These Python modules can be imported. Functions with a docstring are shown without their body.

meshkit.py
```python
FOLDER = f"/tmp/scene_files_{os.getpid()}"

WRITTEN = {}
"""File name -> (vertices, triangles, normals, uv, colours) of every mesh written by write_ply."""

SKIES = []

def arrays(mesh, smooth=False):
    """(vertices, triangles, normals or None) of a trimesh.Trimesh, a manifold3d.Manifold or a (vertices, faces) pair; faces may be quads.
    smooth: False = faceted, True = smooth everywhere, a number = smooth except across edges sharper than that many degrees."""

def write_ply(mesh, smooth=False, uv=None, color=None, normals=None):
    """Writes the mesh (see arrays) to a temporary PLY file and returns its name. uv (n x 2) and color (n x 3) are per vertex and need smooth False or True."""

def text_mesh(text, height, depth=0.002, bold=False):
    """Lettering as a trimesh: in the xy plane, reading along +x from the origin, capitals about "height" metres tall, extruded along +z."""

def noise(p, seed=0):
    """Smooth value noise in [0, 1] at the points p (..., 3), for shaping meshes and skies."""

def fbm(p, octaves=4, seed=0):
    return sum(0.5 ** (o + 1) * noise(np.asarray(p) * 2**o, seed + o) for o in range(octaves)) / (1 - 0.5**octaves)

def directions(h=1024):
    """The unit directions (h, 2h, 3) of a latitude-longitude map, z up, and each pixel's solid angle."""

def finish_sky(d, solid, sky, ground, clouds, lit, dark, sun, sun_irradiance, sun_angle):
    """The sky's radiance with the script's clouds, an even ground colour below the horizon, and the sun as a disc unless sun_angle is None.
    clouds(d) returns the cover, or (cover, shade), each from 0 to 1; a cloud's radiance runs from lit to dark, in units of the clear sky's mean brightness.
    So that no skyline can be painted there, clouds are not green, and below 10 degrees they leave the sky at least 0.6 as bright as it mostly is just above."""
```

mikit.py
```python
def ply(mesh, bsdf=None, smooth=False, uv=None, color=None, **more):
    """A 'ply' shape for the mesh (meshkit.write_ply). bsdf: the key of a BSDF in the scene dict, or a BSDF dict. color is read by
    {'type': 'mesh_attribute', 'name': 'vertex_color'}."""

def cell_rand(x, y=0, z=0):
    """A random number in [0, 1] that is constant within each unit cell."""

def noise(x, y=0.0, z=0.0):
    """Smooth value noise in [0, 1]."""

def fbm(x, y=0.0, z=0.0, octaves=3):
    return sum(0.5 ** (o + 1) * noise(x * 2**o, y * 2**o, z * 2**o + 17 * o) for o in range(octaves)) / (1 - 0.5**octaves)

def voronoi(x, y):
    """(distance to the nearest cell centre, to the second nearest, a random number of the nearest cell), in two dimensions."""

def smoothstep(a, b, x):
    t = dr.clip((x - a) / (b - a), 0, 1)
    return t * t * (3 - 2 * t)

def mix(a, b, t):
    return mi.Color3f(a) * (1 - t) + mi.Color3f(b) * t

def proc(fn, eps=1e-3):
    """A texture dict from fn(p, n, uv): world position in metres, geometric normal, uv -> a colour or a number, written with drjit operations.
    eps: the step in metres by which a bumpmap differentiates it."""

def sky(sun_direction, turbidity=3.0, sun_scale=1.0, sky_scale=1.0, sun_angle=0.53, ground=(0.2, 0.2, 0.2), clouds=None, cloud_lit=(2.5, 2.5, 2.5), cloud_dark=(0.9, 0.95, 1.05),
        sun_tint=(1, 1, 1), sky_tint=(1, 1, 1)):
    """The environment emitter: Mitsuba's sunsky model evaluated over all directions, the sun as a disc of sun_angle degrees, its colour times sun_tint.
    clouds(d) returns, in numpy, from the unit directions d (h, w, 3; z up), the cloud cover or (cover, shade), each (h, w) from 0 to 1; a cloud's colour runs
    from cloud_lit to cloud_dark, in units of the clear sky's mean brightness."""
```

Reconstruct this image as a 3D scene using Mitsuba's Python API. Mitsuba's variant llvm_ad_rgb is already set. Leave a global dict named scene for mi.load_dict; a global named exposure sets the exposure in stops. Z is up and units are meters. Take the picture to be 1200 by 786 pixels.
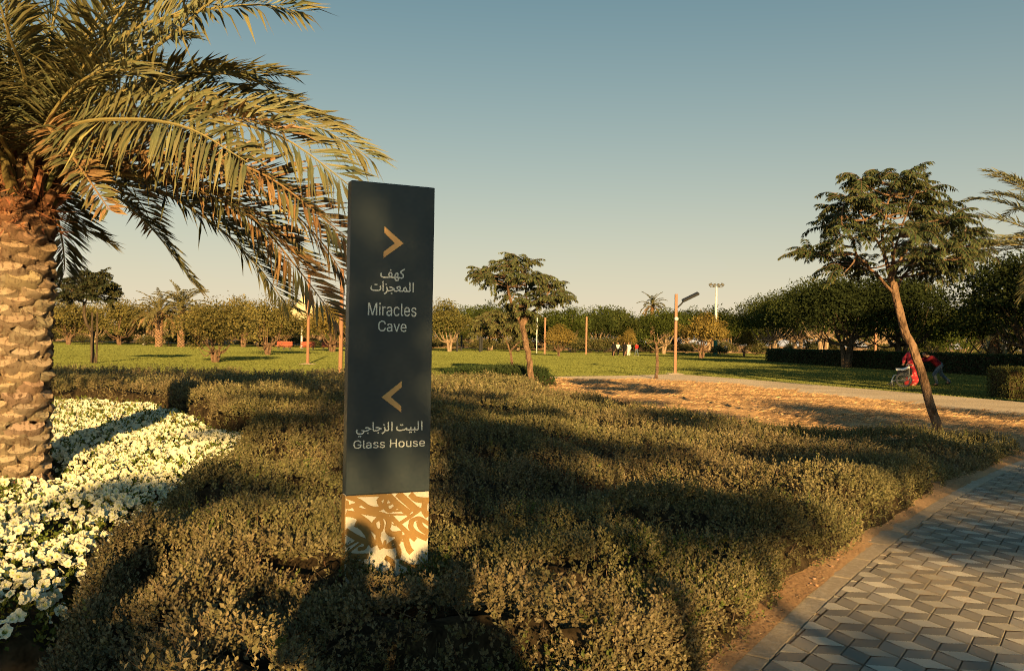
import math
import numpy as np
import trimesh
import shapely
from shapely.geometry import Polygon, LineString, Point
import manifold3d as m3
import mitsuba as mi
import drjit as dr
import mikit
import meshkit
from mikit import proc, noise, fbm, voronoi, cell_rand, smoothstep, mix, ply

T = mi.ScalarTransform4f
PI = math.pi
scene, labels = {}, {}

# ---------------------------------------------------------------- camera, sky, exposure
EYE, FOCAL, ROLL, PITCH = 1.6, 1000.0, math.radians(1.0), 0.007     # photograph: 1200 x 786, focal length in its pixels
_F = np.array([0, math.cos(PITCH), math.sin(PITCH)])
_U0 = np.array([-math.sin(ROLL), 0, math.cos(ROLL)])
_R = np.cross(_F, _U0); _R /= np.linalg.norm(_R)
_U = np.cross(_R, _F)
ORIGIN = np.array([0, 0, EYE])
scene['camera'] = {'type': 'perspective', 'fov': math.degrees(2 * math.atan(600 / FOCAL)), 'fov_axis': 'x', 'near_clip': 0.05, 'far_clip': 6000.0,
                   'to_world': T().look_at(origin=ORIGIN.tolist(), target=(ORIGIN + _F).tolist(), up=_U.tolist())}
SUN_EL, SUN_AZ = math.radians(12.0), math.radians(-9.5)             # shadows run away from the camera, a little to the left
SHADOW = np.array([math.sin(SUN_AZ), math.cos(SUN_AZ)])             # ground direction of the shadows
SUN = (-SHADOW[0] * math.cos(SUN_EL), -SHADOW[1] * math.cos(SUN_EL), math.sin(SUN_EL))


def veil(d):
    """Warm dust haze low over the horizon, all round."""
    e = np.degrees(np.arcsin(np.clip(d[..., 2], 0, 1)))
    return 0.97 * np.exp(-(e / 11.0) ** 1.15)


scene['sky'] = mikit.sky(SUN, turbidity=3, sun_scale=1.0, sky_scale=0.39, clouds=veil, cloud_lit=(4.9, 3.9, 2.75), cloud_dark=(4.8, 3.8, 2.7),
                         sun_tint=(0.98, 1.0, 0.90), sky_tint=(0.64, 1.10, 1.10), ground=(0.2, 0.17, 0.12))
exposure = 3.15


def at(px, py, depth):
    """The point that stands at that pixel of the photograph, so many metres in front of the camera."""
    d = _F + _R * ((px - 600) / FOCAL) - _U * ((py - 393) / FOCAL)
    return ORIGIN + d * (depth / d[1])


def on_ground(px, py, z=0.0):
    d = _F + _R * ((px - 600) / FOCAL) - _U * ((py - 393) / FOCAL)
    return ORIGIN + d * ((z - EYE) / d[2])


def foot(px, depth):
    """Ground point under a pixel column at a given distance."""
    p = at(px, 400, depth)
    return np.array([p[0], p[1], 0.0])


# ---------------------------------------------------------------- materials
def vcol():
    return {'type': 'mesh_attribute', 'name': 'vertex_color'}


def rgb(*c):
    return {'type': 'rgb', 'value': list(c)}


def two(b):
    return {'type': 'twosided', 'bsdf': b}


def principled(color, rough=0.6, spec=0.3, metallic=0.0, **k):
    return {'type': 'principled', 'base_color': color, 'roughness': rough, 'specular': spec, 'metallic': metallic, **k}


def bumped(b, fn, scale=1.0, eps=2e-3):
    return {'type': 'bumpmap', 'arbitrary': proc(fn, eps), 'scale': scale, 'bsdf': b}


scene['mat_leaf'] = two(principled(vcol(), 0.62, 0.18))
scene['mat_frond'] = two(principled(vcol(), 0.5, 0.3))
scene['mat_far_leaf'] = two({'type': 'diffuse', 'reflectance': vcol()})
scene['mat_petal'] = two({'type': 'diffuse', 'reflectance': vcol()})
scene['mat_tinted'] = two(principled(vcol(), 0.8, 0.2))                # stones, boots, straw: colour per piece


def bark_fn(dark, light, freq=9.0):
    def fn(p, n, uv):
        a = fbm(p.x * freq * 2, p.y * freq * 2, p.z * freq * 0.6, 4)
        b = fbm(p.x * freq * 7, p.y * freq * 7, p.z * freq * 3, 2)
        return mix(dark, light, smoothstep(0.25, 0.75, a * 0.7 + b * 0.3))
    return fn


def bark_bump(p, n, uv):
    return fbm(p.x * 30, p.y * 30, p.z * 10, 3)


scene['mat_bark'] = bumped(principled(proc(bark_fn((0.085, 0.048, 0.030), (0.31, 0.19, 0.125), 6.0)), 0.85, 0.15), bark_bump, 0.05)
scene['mat_bark_pale'] = principled(proc(bark_fn((0.22, 0.15, 0.10), (0.48, 0.34, 0.24), 3.0)), 0.85, 0.15)
scene['mat_bark_dark'] = principled(proc(bark_fn((0.05, 0.035, 0.025), (0.14, 0.10, 0.07), 4.0)), 0.9, 0.1)


def sand_fn(p, n, uv):
    a = fbm(p.x * 1.3, p.y * 1.3, 0, 4)
    g = fbm(p.x * 60, p.y * 60, 0, 3)
    return mix((0.27, 0.155, 0.085), (0.42, 0.27, 0.16), smoothstep(0.2, 0.8, a * 0.55 + g * 0.45))


def sand_bump(p, n, uv):
    return fbm(p.x * 9, p.y * 9, 3, 3) * 0.6 + fbm(p.x * 55, p.y * 55, 0, 3) * 0.4


scene['mat_sand'] = bumped(principled(proc(sand_fn), 0.95, 0.05), sand_bump, 0.035)


def lawn_fn(p, n, uv):
    a = fbm(p.x * 0.25, p.y * 0.25, 0, 3)
    b = fbm(p.x * 1.7, p.y * 1.7, 5, 3)
    g = fbm(p.x * 22, p.y * 9, 0, 2)
    band = dr.sin(p.y * 0.55 + p.x * 0.12 + a * 4) * 0.12
    c = mix((0.070, 0.088, 0.012), (0.135, 0.150, 0.026), smoothstep(0.2, 0.8, a * 0.35 + b * 0.3 + g * 0.35 + band))
    return mix(c, (0.20, 0.17, 0.06), smoothstep(0.66, 0.85, b) * 0.5)


def lawn_bump(p, n, uv):
    return fbm(p.x * 25, p.y * 25, 0, 3)


scene['mat_lawn'] = bumped(principled(proc(lawn_fn), 0.9, 0.1), lawn_bump, 0.05, 4e-3)


def concrete_fn(p, n, uv):
    a = fbm(p.x * 0.8, p.y * 0.8, 0, 4)
    g = fbm(p.x * 45, p.y * 45, p.z * 45, 3)
    return mix((0.30, 0.235, 0.175), (0.42, 0.345, 0.27), smoothstep(0.25, 0.75, a * 0.5 + g * 0.5))


scene['mat_concrete'] = bumped(principled(proc(concrete_fn), 0.9, 0.15), lambda p, n, uv: fbm(p.x * 80, p.y * 80, p.z * 80, 2), 0.004)


def paver_grain(p, n, uv):
    return fbm(p.x * 150, p.y * 150, p.z * 150, 3)


def paver_fn(p, n, uv):
    g = fbm(p.x * 140, p.y * 140, p.z * 90, 3)
    d = fbm(p.x * 2.1, p.y * 2.1, 0, 4)
    return mix((0.62, 0.60, 0.57), (1.18, 1.16, 1.12), smoothstep(0.2, 0.8, g * 0.55 + d * 0.45))


def paver_dirt(p, n, uv):
    d = fbm(p.x * 1.4, p.y * 1.4, 0, 4)
    f = fbm(p.x * 23, p.y * 23, 4, 3)
    g = fbm(p.x * 160, p.y * 160, p.z * 90, 2)
    return dr.clip(0.10 + 0.55 * smoothstep(0.46, 0.72, d * 0.65 + f * 0.35) + 0.30 * (g - 0.5), 0, 0.85)


scene['mat_paver'] = bumped({'type': 'blendbsdf', 'weight': proc(paver_dirt), 'a': principled(vcol(), 0.78, 0.3), 'b': principled(rgb(0.30, 0.225, 0.155), 0.95, 0.1)}, paver_grain, 0.008)


def tilled_fn(p, n, uv):
    a = fbm(p.x * 1.5, p.y * 1.5, 0, 3)
    s = fbm(p.x * 14, p.y * 40, 0, 3)
    return mix((0.22, 0.125, 0.068), (0.43, 0.275, 0.15), smoothstep(0.3, 0.72, s * 0.6 + a * 0.4))


scene['mat_tilled'] = principled(proc(tilled_fn), 0.95, 0.05)
scene['mat_twig'] = principled(proc(bark_fn((0.020, 0.015, 0.009), (0.075, 0.052, 0.031), 14.0)), 0.95, 0.05)


def clean_metal(c, rough=0.4, spec=0.5):
    def fn(p, n, uv):
        a = fbm(p.x * 3.1, p.y * 3.1, p.z * 2.2, 4)
        return mi.Color3f(c) * (0.90 + 0.2 * a)
    return principled(proc(fn), rough, spec)


def sign_blue(p, n, uv):
    dust = fbm(p.x * 6, p.y * 6, p.z * 4, 4) * 0.5 + fbm(p.x * 60, p.y * 60, p.z * 60, 2) * 0.12
    return mix((0.030, 0.044, 0.056), (0.058, 0.068, 0.074), smoothstep(0.2, 0.6, dust))


scene['mat_sign'] = principled(proc(sign_blue), 0.38, 0.5)
scene['mat_letter'] = principled(rgb(0.80, 0.79, 0.76), 0.5, 0.3)
scene['mat_gold'] = principled(rgb(0.74, 0.42, 0.17), 0.42, 0.5)
scene['mat_gold_brown'] = clean_metal((0.29, 0.165, 0.055), 0.42, 0.5)
scene['mat_white_panel'] = clean_metal((0.60, 0.55, 0.47), 0.5, 0.4)
scene['mat_pole'] = clean_metal((0.30, 0.135, 0.075), 0.55, 0.4)
scene['mat_dark'] = clean_metal((0.03, 0.03, 0.032), 0.5, 0.4)
scene['mat_white'] = clean_metal((0.78, 0.77, 0.74), 0.5, 0.4)
scene['mat_green_paint'] = clean_metal((0.02, 0.16, 0.11), 0.5, 0.4)
scene['mat_steel'] = principled(rgb(0.55, 0.55, 0.55), 0.3, 0.5, 0.8)
scene['mat_red'] = clean_metal((0.42, 0.09, 0.05), 0.6, 0.3)
scene['mat_canvas'] = clean_metal((0.74, 0.63, 0.42), 0.85, 0.1)
scene['mat_skin'] = principled(rgb(0.36, 0.20, 0.13), 0.55, 0.3)
for _n, _c in dict(black=(0.018, 0.017, 0.018), white=(0.78, 0.76, 0.72), maroon=(0.16, 0.012, 0.02), jeans=(0.06, 0.085, 0.12), red=(0.42, 0.03, 0.03),
                   pale_jeans=(0.10, 0.13, 0.17), hair=(0.02, 0.015, 0.012), navy=(0.03, 0.035, 0.05), grey=(0.25, 0.25, 0.25)).items():
    scene['cloth_' + _n] = two(principled(rgb(*_c), 0.85, 0.1))


def dress_fn(p, n, uv):
    d1, d2, r = voronoi(p.x * 9 + p.y * 5, p.z * 9)
    return mix((0.46, 0.035, 0.05), (0.68, 0.30, 0.26), smoothstep(0.30, 0.18, d1) * (r > 0.45))


scene['cloth_dress'] = two(principled(proc(dress_fn), 0.8, 0.15))


# ---------------------------------------------------------------- helpers
def unit(v):
    v = np.asarray(v, float)
    return v / np.maximum(np.linalg.norm(v, axis=-1, keepdims=True), 1e-12)


USED = {}


def name_of(base):
    """base, base_001, base_002 ... : the first key that is free (the last step of a path is numbered)."""
    k = USED.get(base, 0)
    USED[base] = k + 1
    return base if k == 0 else f'{base}_{k:03d}'


def add(key, shape, to_world=None):
    if to_world is not None:
        shape = {**shape, 'to_world': to_world}
    scene[key] = shape
    return key


def part(parent, name, shape, to_world=None, **more):
    key = add(name_of(f'{parent}__{name}'), shape, to_world)
    if more:
        labels[key] = more
    return key


def thing(name, label, category, group=None):
    key = name_of(name)
    labels[key] = {'label': label, 'category': category}
    if group:
        labels[key]['group'] = group
    return key


def structure(name, shape, label=None):
    key = add(name_of(name), shape)
    labels[key] = {'kind': 'structure'}
    if label:
        labels[key]['label'] = label
    return key


def stuff(name, shape, label, category):
    key = add(name_of(name), shape)
    labels[key] = {'kind': 'stuff', 'label': label, 'category': category}
    return key


def cat(*ms):
    ms = [m if isinstance(m, trimesh.Trimesh) else trimesh.Trimesh(m[0], m[1], process=False) for m in ms]
    return trimesh.util.concatenate(ms)


def box(x0, x1, y0, y1, z0, z1, bevel=0.0):
    if bevel:
        b = min(bevel, 0.49 * min(x1 - x0, y1 - y0, z1 - z0))
        pts = []
        for x, sx in ((x0, 1), (x1, -1)):
            for y, sy in ((y0, 1), (y1, -1)):
                for z, sz in ((z0, 1), (z1, -1)):
                    pts += [(x + sx * b, y + sy * b, z), (x + sx * b, y, z + sz * b), (x, y + sy * b, z + sz * b)]
        return trimesh.convex.convex_hull(np.array(pts))
    m = trimesh.creation.box((x1 - x0, y1 - y0, z1 - z0))
    m.apply_translation(((x0 + x1) / 2, (y0 + y1) / 2, (z0 + z1) / 2))
    return m


def moved(m, loc=(0, 0, 0), rz=0.0):
    m = m.copy()
    if rz:
        m.apply_transform(trimesh.transformations.rotation_matrix(rz, [0, 0, 1]))
    m.apply_translation(loc)
    return m


def smooth_path(pts, n):
    """n points along a Catmull-Rom curve through pts."""
    p = np.asarray(pts, float)
    if len(p) == 2:
        return p[0] + (p[1] - p[0]) * np.linspace(0, 1, n)[:, None]
    q = np.vstack([2 * p[0] - p[1], p, 2 * p[-1] - p[-2]])
    u = np.linspace(0, len(p) - 1 - 1e-9, n)
    i = u.astype(int)
    t = (u - i)[:, None]
    a, b, c, d = q[i], q[i + 1], q[i + 2], q[i + 3]
    return 0.5 * (2 * b + (c - a) * t + (2 * a - 5 * b + 4 * c - d) * t ** 2 + (3 * b - a - 3 * c + d) * t ** 3)


def tube(pts, radii, sides=8, cap=True):
    p = np.asarray(pts, float)
    r = np.broadcast_to(np.asarray(radii, float), (len(p),))
    t = unit(np.gradient(p, axis=0))
    ref = np.array([0, 0, 1.0]) if abs(t[0][2]) < 0.9 else np.array([1.0, 0, 0])
    n = unit(np.cross(t[0], ref))
    rings = []
    ang = np.arange(sides) * 2 * PI / sides
    for k in range(len(p)):
        n = unit(n - t[k] * np.dot(n, t[k]))
        b = np.cross(t[k], n)
        rings.append(p[k] + r[k] * (np.cos(ang)[:, None] * n + np.sin(ang)[:, None] * b))
    v = np.vstack(rings)
    i = np.arange(sides)
    j = (i + 1) % sides
    f = []
    for k in range(len(p) - 1):
        a, c = k * sides, (k + 1) * sides
        f.append(np.stack([a + i, a + j, c + j], 1))
        f.append(np.stack([a + i, c + j, c + i], 1))
    if cap:
        m = len(v)
        v = np.vstack([v, p[0], p[-1]])
        f.append(np.stack([i * 0 + m, j, i], 1))
        e = (len(p) - 1) * sides
        f.append(np.stack([i * 0 + m + 1, e + i, e + j], 1))
    return trimesh.Trimesh(v, np.vstack(f), process=False)


class Leaves:
    """Collects folded leaf blades (four corners, two faces) with a colour each."""

    def __init__(self):
        self.v, self.f, self.c, self.n = [], [], [], 0

    def add(self, base, direction, normal, length, width, color, bulge=0.45, fold=0.18):
        base = np.asarray(base, float)
        m = len(base)
        if m == 0:
            return
        d = unit(direction)
        s = unit(np.cross(d, normal))
        nn = np.cross(s, d)
        length = np.broadcast_to(length, (m,))[:, None]
        width = np.broadcast_to(width, (m,))[:, None]
        mid = base + d * length * bulge + nn * width * fold
        quad = np.stack([base, mid - s * width / 2, base + d * length, mid + s * width / 2], 1)
        self.v.append(quad.reshape(-1, 3))
        o = self.n + 4 * np.arange(m)[:, None]
        self.f.append(np.concatenate([o + [0, 1, 2], o + [0, 2, 3]], 1).reshape(-1, 3))
        self.c.append(np.repeat(np.broadcast_to(color, (m, 3)), 4, 0))
        self.n += 4 * m

    def add_mesh(self, v, f, c):
        self.v.append(v)
        self.f.append(np.asarray(f) + self.n)
        self.c.append(np.broadcast_to(c, (len(v), 3)))
        self.n += len(v)

    def shape(self, mat):
        return ply((np.vstack(self.v), np.vstack(self.f)), mat, False, color=np.clip(np.vstack(self.c), 0, 1))


def tint(rng, base, n, var=0.22, hue=0.10):
    """n colours scattered about a base colour."""
    k = np.exp(rng.normal(0, var, (n, 1)))
    h = 1 + rng.normal(0, hue, (n, 3)) * [1, 0.4, 1]
    return np.clip(np.asarray(base) * k * h, 0.003, 0.95)


def rand_unit(rng, n):
    return unit(rng.normal(size=(n, 3)))


def sheet(poly, z, cell=None):
    """A flat sheet over a shapely polygon."""
    v, f = trimesh.creation.triangulate_polygon(poly, engine='earcut')
    f = np.asarray(f)
    v = np.column_stack([v, np.full(len(v), z)])
    nrm = np.cross(v[f[:, 1]] - v[f[:, 0]], v[f[:, 2]] - v[f[:, 0]])
    f = np.where(nrm[:, 2:3] < 0, f[:, ::-1], f)
    return trimesh.Trimesh(v, f, process=False)


def sample_in(rng, poly, density):
    x0, y0, x1, y1 = poly.bounds
    n = rng.poisson((x1 - x0) * (y1 - y0) * density)
    p = rng.uniform((x0, y0), (x1, y1), (n, 2))
    return p[shapely.contains_xy(poly, p[:, 0], p[:, 1])]


def fb(x, y, f, seed=0, octaves=3):
    return meshkit.fbm(np.stack([np.asarray(x) * f, np.asarray(y) * f, np.zeros_like(np.asarray(x, float))], -1), octaves, seed)

# ================================================================ the setting
structure('ground', ply(sheet(Polygon([(-2500, -400), (2500, -400), (2500, 2600), (-2500, 2600)]), 0.0), 'mat_sand'))

KX = np.polyfit([4.2, 7.56, 11.46], [1.28, 3.62, 6.83], 2)            # inner edge of the kerb: x as a function of y


def kerb_x(y):
    return np.polyval(KX, y)


def kerb_in(y, off):
    """Points off metres to the left of the paving edge."""
    y = np.asarray(y, float)
    s = np.polyval(np.polyder(KX), y)
    n = np.sqrt(1 + s * s)
    return np.stack([kerb_x(y) - off / n, y + off * s / n], -1)


YS = np.linspace(0.4, 17, 40)
path_near = [(14.2, 12.0), (13.2, 17.0), (11.5, 23.0), (8.8, 34.5), (6.0, 36.6), (1.4, 36.0), (-3, 35.2)]
path_far = [(-3, 37.6), (1.5, 39.2), (6.1, 42.6), (8.6, 45.0), (10.4, 41.8), (13.2, 34.0), (15.6, 26.5), (18.2, 19.0), (20, 12.0)]
concrete_path = Polygon([tuple(p) for p in smooth_path(path_near, 40)] + [tuple(p) for p in smooth_path(path_far, 50)]).buffer(0)
lawn_poly = Polygon([(-170, 25), (-30, 25), (-3, 26), (3, 30), (12, 26), (16, 12), (60, 8), (120, 60), (120, 175), (-170, 175)])
structure('lawn', ply(sheet(lawn_poly, 0.004), 'mat_lawn'))
LAWN_SEEN = Polygon([(-95, 150), (-20, 30.5), (-6, 28.8), (-1, 29.2), (1, 36.2), (1.5, 39.4), (6.1, 42.8), (8.6, 45.2), (10.4, 42), (13.2, 34.2), (15.6, 26.7), (18.2, 19.2), (22, 19), (70, 75), (80, 150)]).difference(concrete_path.buffer(0.05))
gr = np.random.default_rng(90)
L = Leaves()
for y0, y1, dens, hh in ((19, 45, 170, 0.040), (45, 80, 62, 0.052), (80, 150, 20, 0.08)):
    p = sample_in(gr, LAWN_SEEN.intersection(shapely.box(-100, y0, 90, y1)), dens)
    p = p[np.abs(p[:, 0]) < 0.64 * p[:, 1] + 3]
    n = len(p)
    a = gr.uniform(0, 2 * PI, n)
    patch = fb(p[:, 0], p[:, 1], 0.16, 3, 3)[:, None]
    mow = np.sin(p[:, 1] * 0.9 + 0.2 * p[:, 0])[:, None] * 0.06
    c = tint(gr, (0.168, 0.182, 0.056), n, 0.05, 0.02) * (0.88 + 0.24 * patch + mow)
    L.add(np.column_stack([p, np.zeros(n)]), np.column_stack([0.4 * gr.normal(size=n), 0.4 * gr.normal(size=n), np.ones(n)]), np.column_stack([np.cos(a), np.sin(a), 0.1 * np.ones(n)]), hh * gr.uniform(0.6, 1.2, n), hh * gr.uniform(1.2, 2.2, n), c, 0.45, 0.1)
k = part('lawn', 'grass', L.shape('mat_far_leaf'))
labels[k] = {'kind': 'stuff'}
structure('footpath', ply(sheet(concrete_path, 0.016), 'mat_concrete'))
paved_poly = Polygon([tuple(p) for p in kerb_in(YS, 0.0)] + [(kerb_x(17) + 4.6, 15.0), (kerb_x(0.4) + 4.2, -3.5), (kerb_x(0.4) - 2.0, -3.5)]).buffer(0)

# dry tilled soil with rows of straw between the shrubs and the footpath
tilled_poly = Polygon([(-0.5, 26), (2.6, 17.5), (4.6, 14.2), (7.6, 13.2)] + [tuple(p) for p in kerb_in([13.0, 14.0, 15.5, 16.8], 0.5)] +
                      [(13.8, 14.5), (13.0, 17.2), (11.4, 23.0), (8.7, 34.4), (5.9, 36.5), (1.4, 35.9), (-3, 35.1)]).buffer(0)
rng = np.random.default_rng(31)


def row_height(x, y):
    """Raked rows, broken into short heaps."""
    s = y + 0.10 * x + 0.35 * fb(x, y, 0.35, 4)
    row = np.sin(s * 2 * PI / 0.80)
    brk = fb(x * 0.7, s * 2.5, 0.9, 9, 4)
    return 0.016 + 0.005 + np.clip(row * 0.5 + 0.5, 0, 1) ** 1.5 * np.clip((brk - 0.36) * 5, 0.05, 1) * 0.06 + 0.03 * fb(x, y, 6, 2)


gx, gy = np.arange(-3, 15, 0.16), np.arange(12.6, 37, 0.07)
X, Y = np.meshgrid(gx, gy)
inside = shapely.contains_xy(tilled_poly, X, Y)
Z = np.where(inside, row_height(X, Y), 0)
idx = np.arange(X.size).reshape(X.shape)
ok = inside[:-1, :-1] & inside[1:, :-1] & inside[:-1, 1:] & inside[1:, 1:]
q = np.stack([idx[:-1, :-1], idx[:-1, 1:], idx[1:, 1:], idx[1:, :-1]], -1)[ok]
structure('tilled_soil', ply((np.column_stack([X.ravel(), Y.ravel(), Z.ravel()]), q), 'mat_tilled', True))
straw = Leaves()
p = sample_in(rng, tilled_poly, 220)
keep = row_height(p[:, 0], p[:, 1]) > rng.uniform(0.03, 0.085, len(p))
p = p[keep]
n = len(p)
a = rng.normal(0.0, 0.5, n)
d = np.stack([np.cos(a), np.sin(a) - 0.1, rng.normal(0.12, 0.18, n)], 1)
straw.add(np.column_stack([p, row_height(p[:, 0], p[:, 1]) + 0.004]), d, rand_unit(rng, n) + [0, -1, 1], rng.uniform(0.07, 0.24, n), rng.uniform(0.010, 0.024, n),
          tint(rng, (0.42, 0.26, 0.14), n, 0.34, 0.05))
stuff('straw_mulch', straw.shape('mat_tinted'), 'dry golden straw raked in rows over the bare soil', 'straw')

# ---------------------------------------------------------------- paving: blocks of three lozenges each, cut along the kerb
S = 0.148
KD = unit(np.array([0.577, 0.817]))
ang0 = math.atan2(KD[1], KD[0])
u = [np.array([math.cos(ang0 - k * PI / 3), math.sin(ang0 - k * PI / 3)]) * S for k in range(4)]
FAN = [[0 * u[0], u[0], u[0] + u[1], u[1]], [0 * u[0], u[1], u[1] + u[2], u[2]], [0 * u[0], u[2], u[2] + u[3], u[3]]]
OUT = Polygon([u[0], u[0] + u[1], u[1], u[1] + u[2], u[2], u[2] + u[3], u[3]])
INNER = OUT.buffer(-0.0032, join_style='mitre')
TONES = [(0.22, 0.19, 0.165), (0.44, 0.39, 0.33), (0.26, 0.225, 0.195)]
TILT = [(0.004, 0.0), (0.0, 0.003), (-0.004, 0.0)]


def block(outline, tone):
    """One paver: its three faces slightly tilted, its sides going down into the joint."""
    vs, fs, cs, k = [], [], [], 0
    for fan, base in zip(FAN, TONES):
        g = Polygon(fan).intersection(outline)
        for g in getattr(g, 'geoms', [g]):
            if g.geom_type != 'Polygon' or g.area < 2e-5:
                continue
            top = g.buffer(-0.0022, join_style='mitre')
            if top.is_empty or top.geom_type != 'Polygon':
                top = g
            m = sheet(top, 0.0)
            v = m.vertices.copy()
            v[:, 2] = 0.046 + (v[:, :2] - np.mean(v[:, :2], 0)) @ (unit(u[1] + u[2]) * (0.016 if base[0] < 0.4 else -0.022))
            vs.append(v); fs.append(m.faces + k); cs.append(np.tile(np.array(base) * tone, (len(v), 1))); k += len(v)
            ring = np.array(g.exterior.coords)[:-1]
            if Polygon(ring).exterior.is_ccw is False:
                ring = ring[::-1]
            tr = np.array(top.exterior.coords)[:-1]
            if len(tr) == len(ring):
                if top.exterior.is_ccw is False:
                    tr = tr[::-1]
                j = np.argmin(np.linalg.norm(tr - ring[0], axis=1))
                tr = np.roll(tr, -j, 0)
                hz = 0.046 + (tr - np.mean(v[:, :2], 0)) @ (unit(u[1] + u[2]) * (0.016 if base[0] < 0.4 else -0.022))
                nr = len(ring)
                vv = np.vstack([np.column_stack([tr, hz]), np.column_stack([ring, np.full(nr, 0.041)]), np.column_stack([ring, np.full(nr, 0.0)])])
                i = np.arange(nr); jn = (i + 1) % nr
                ff = np.vstack([np.stack([nr + i, nr + jn, jn], 1), np.stack([nr + i, jn, i], 1), np.stack([2 * nr + i, 2 * nr + jn, nr + jn], 1), np.stack([2 * nr + i, nr + jn, nr + i], 1)])
                vs.append(vv); fs.append(ff + k); cs.append(np.tile(np.array(base) * tone * 0.95, (len(vv), 1))); k += len(vv)
    if not vs:
        return None
    return np.vstack(vs), np.vstack(fs), np.vstack(cs)


paving = structure('paved_path', ply(sheet(paved_poly, 0.033), 'mat_sand'), 'grey path of three-faced lozenge pavers')
t1, t2 = u[0] + u[1], u[2] + u[3]
rng = np.random.default_rng(5)
variants = []
for k in range(5):
    b = block(INNER, 0.78 + 0.11 * k)
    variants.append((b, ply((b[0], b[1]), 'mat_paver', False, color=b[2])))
cells = []
for i in range(-80, 120):
    for j in range(-80, 120):
        o = np.array(on_ground(1038.9, 684.4)[:2]) + i * t1 + j * t2
        if -3.2 < o[1] < 15.2 and -8 < o[0] < 18:
            c = o + np.mean([u[1], u[1] + u[2], u[2], u[0] * 0], 0)
            cells.append((o, c, np.hypot(*c)))
edge_line = paved_poly.buffer(-0.006)
full, cut = [], []
for o, c, dist in cells:
    g = shapely.affinity.translate(INNER, *o)
    if edge_line.contains(g):
        full.append((o, c))
    elif edge_line.intersects(g):
        h = edge_line.intersection(g)
        if h.geom_type == 'Polygon' and h.area > 0.0006:
            cut.append((o, c, shapely.affinity.translate(h, *-o)))


def in_view(c, m=0.35):
    return c[1] > 3.2 and abs(c[0]) < 0.60 * c[1] + m


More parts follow.
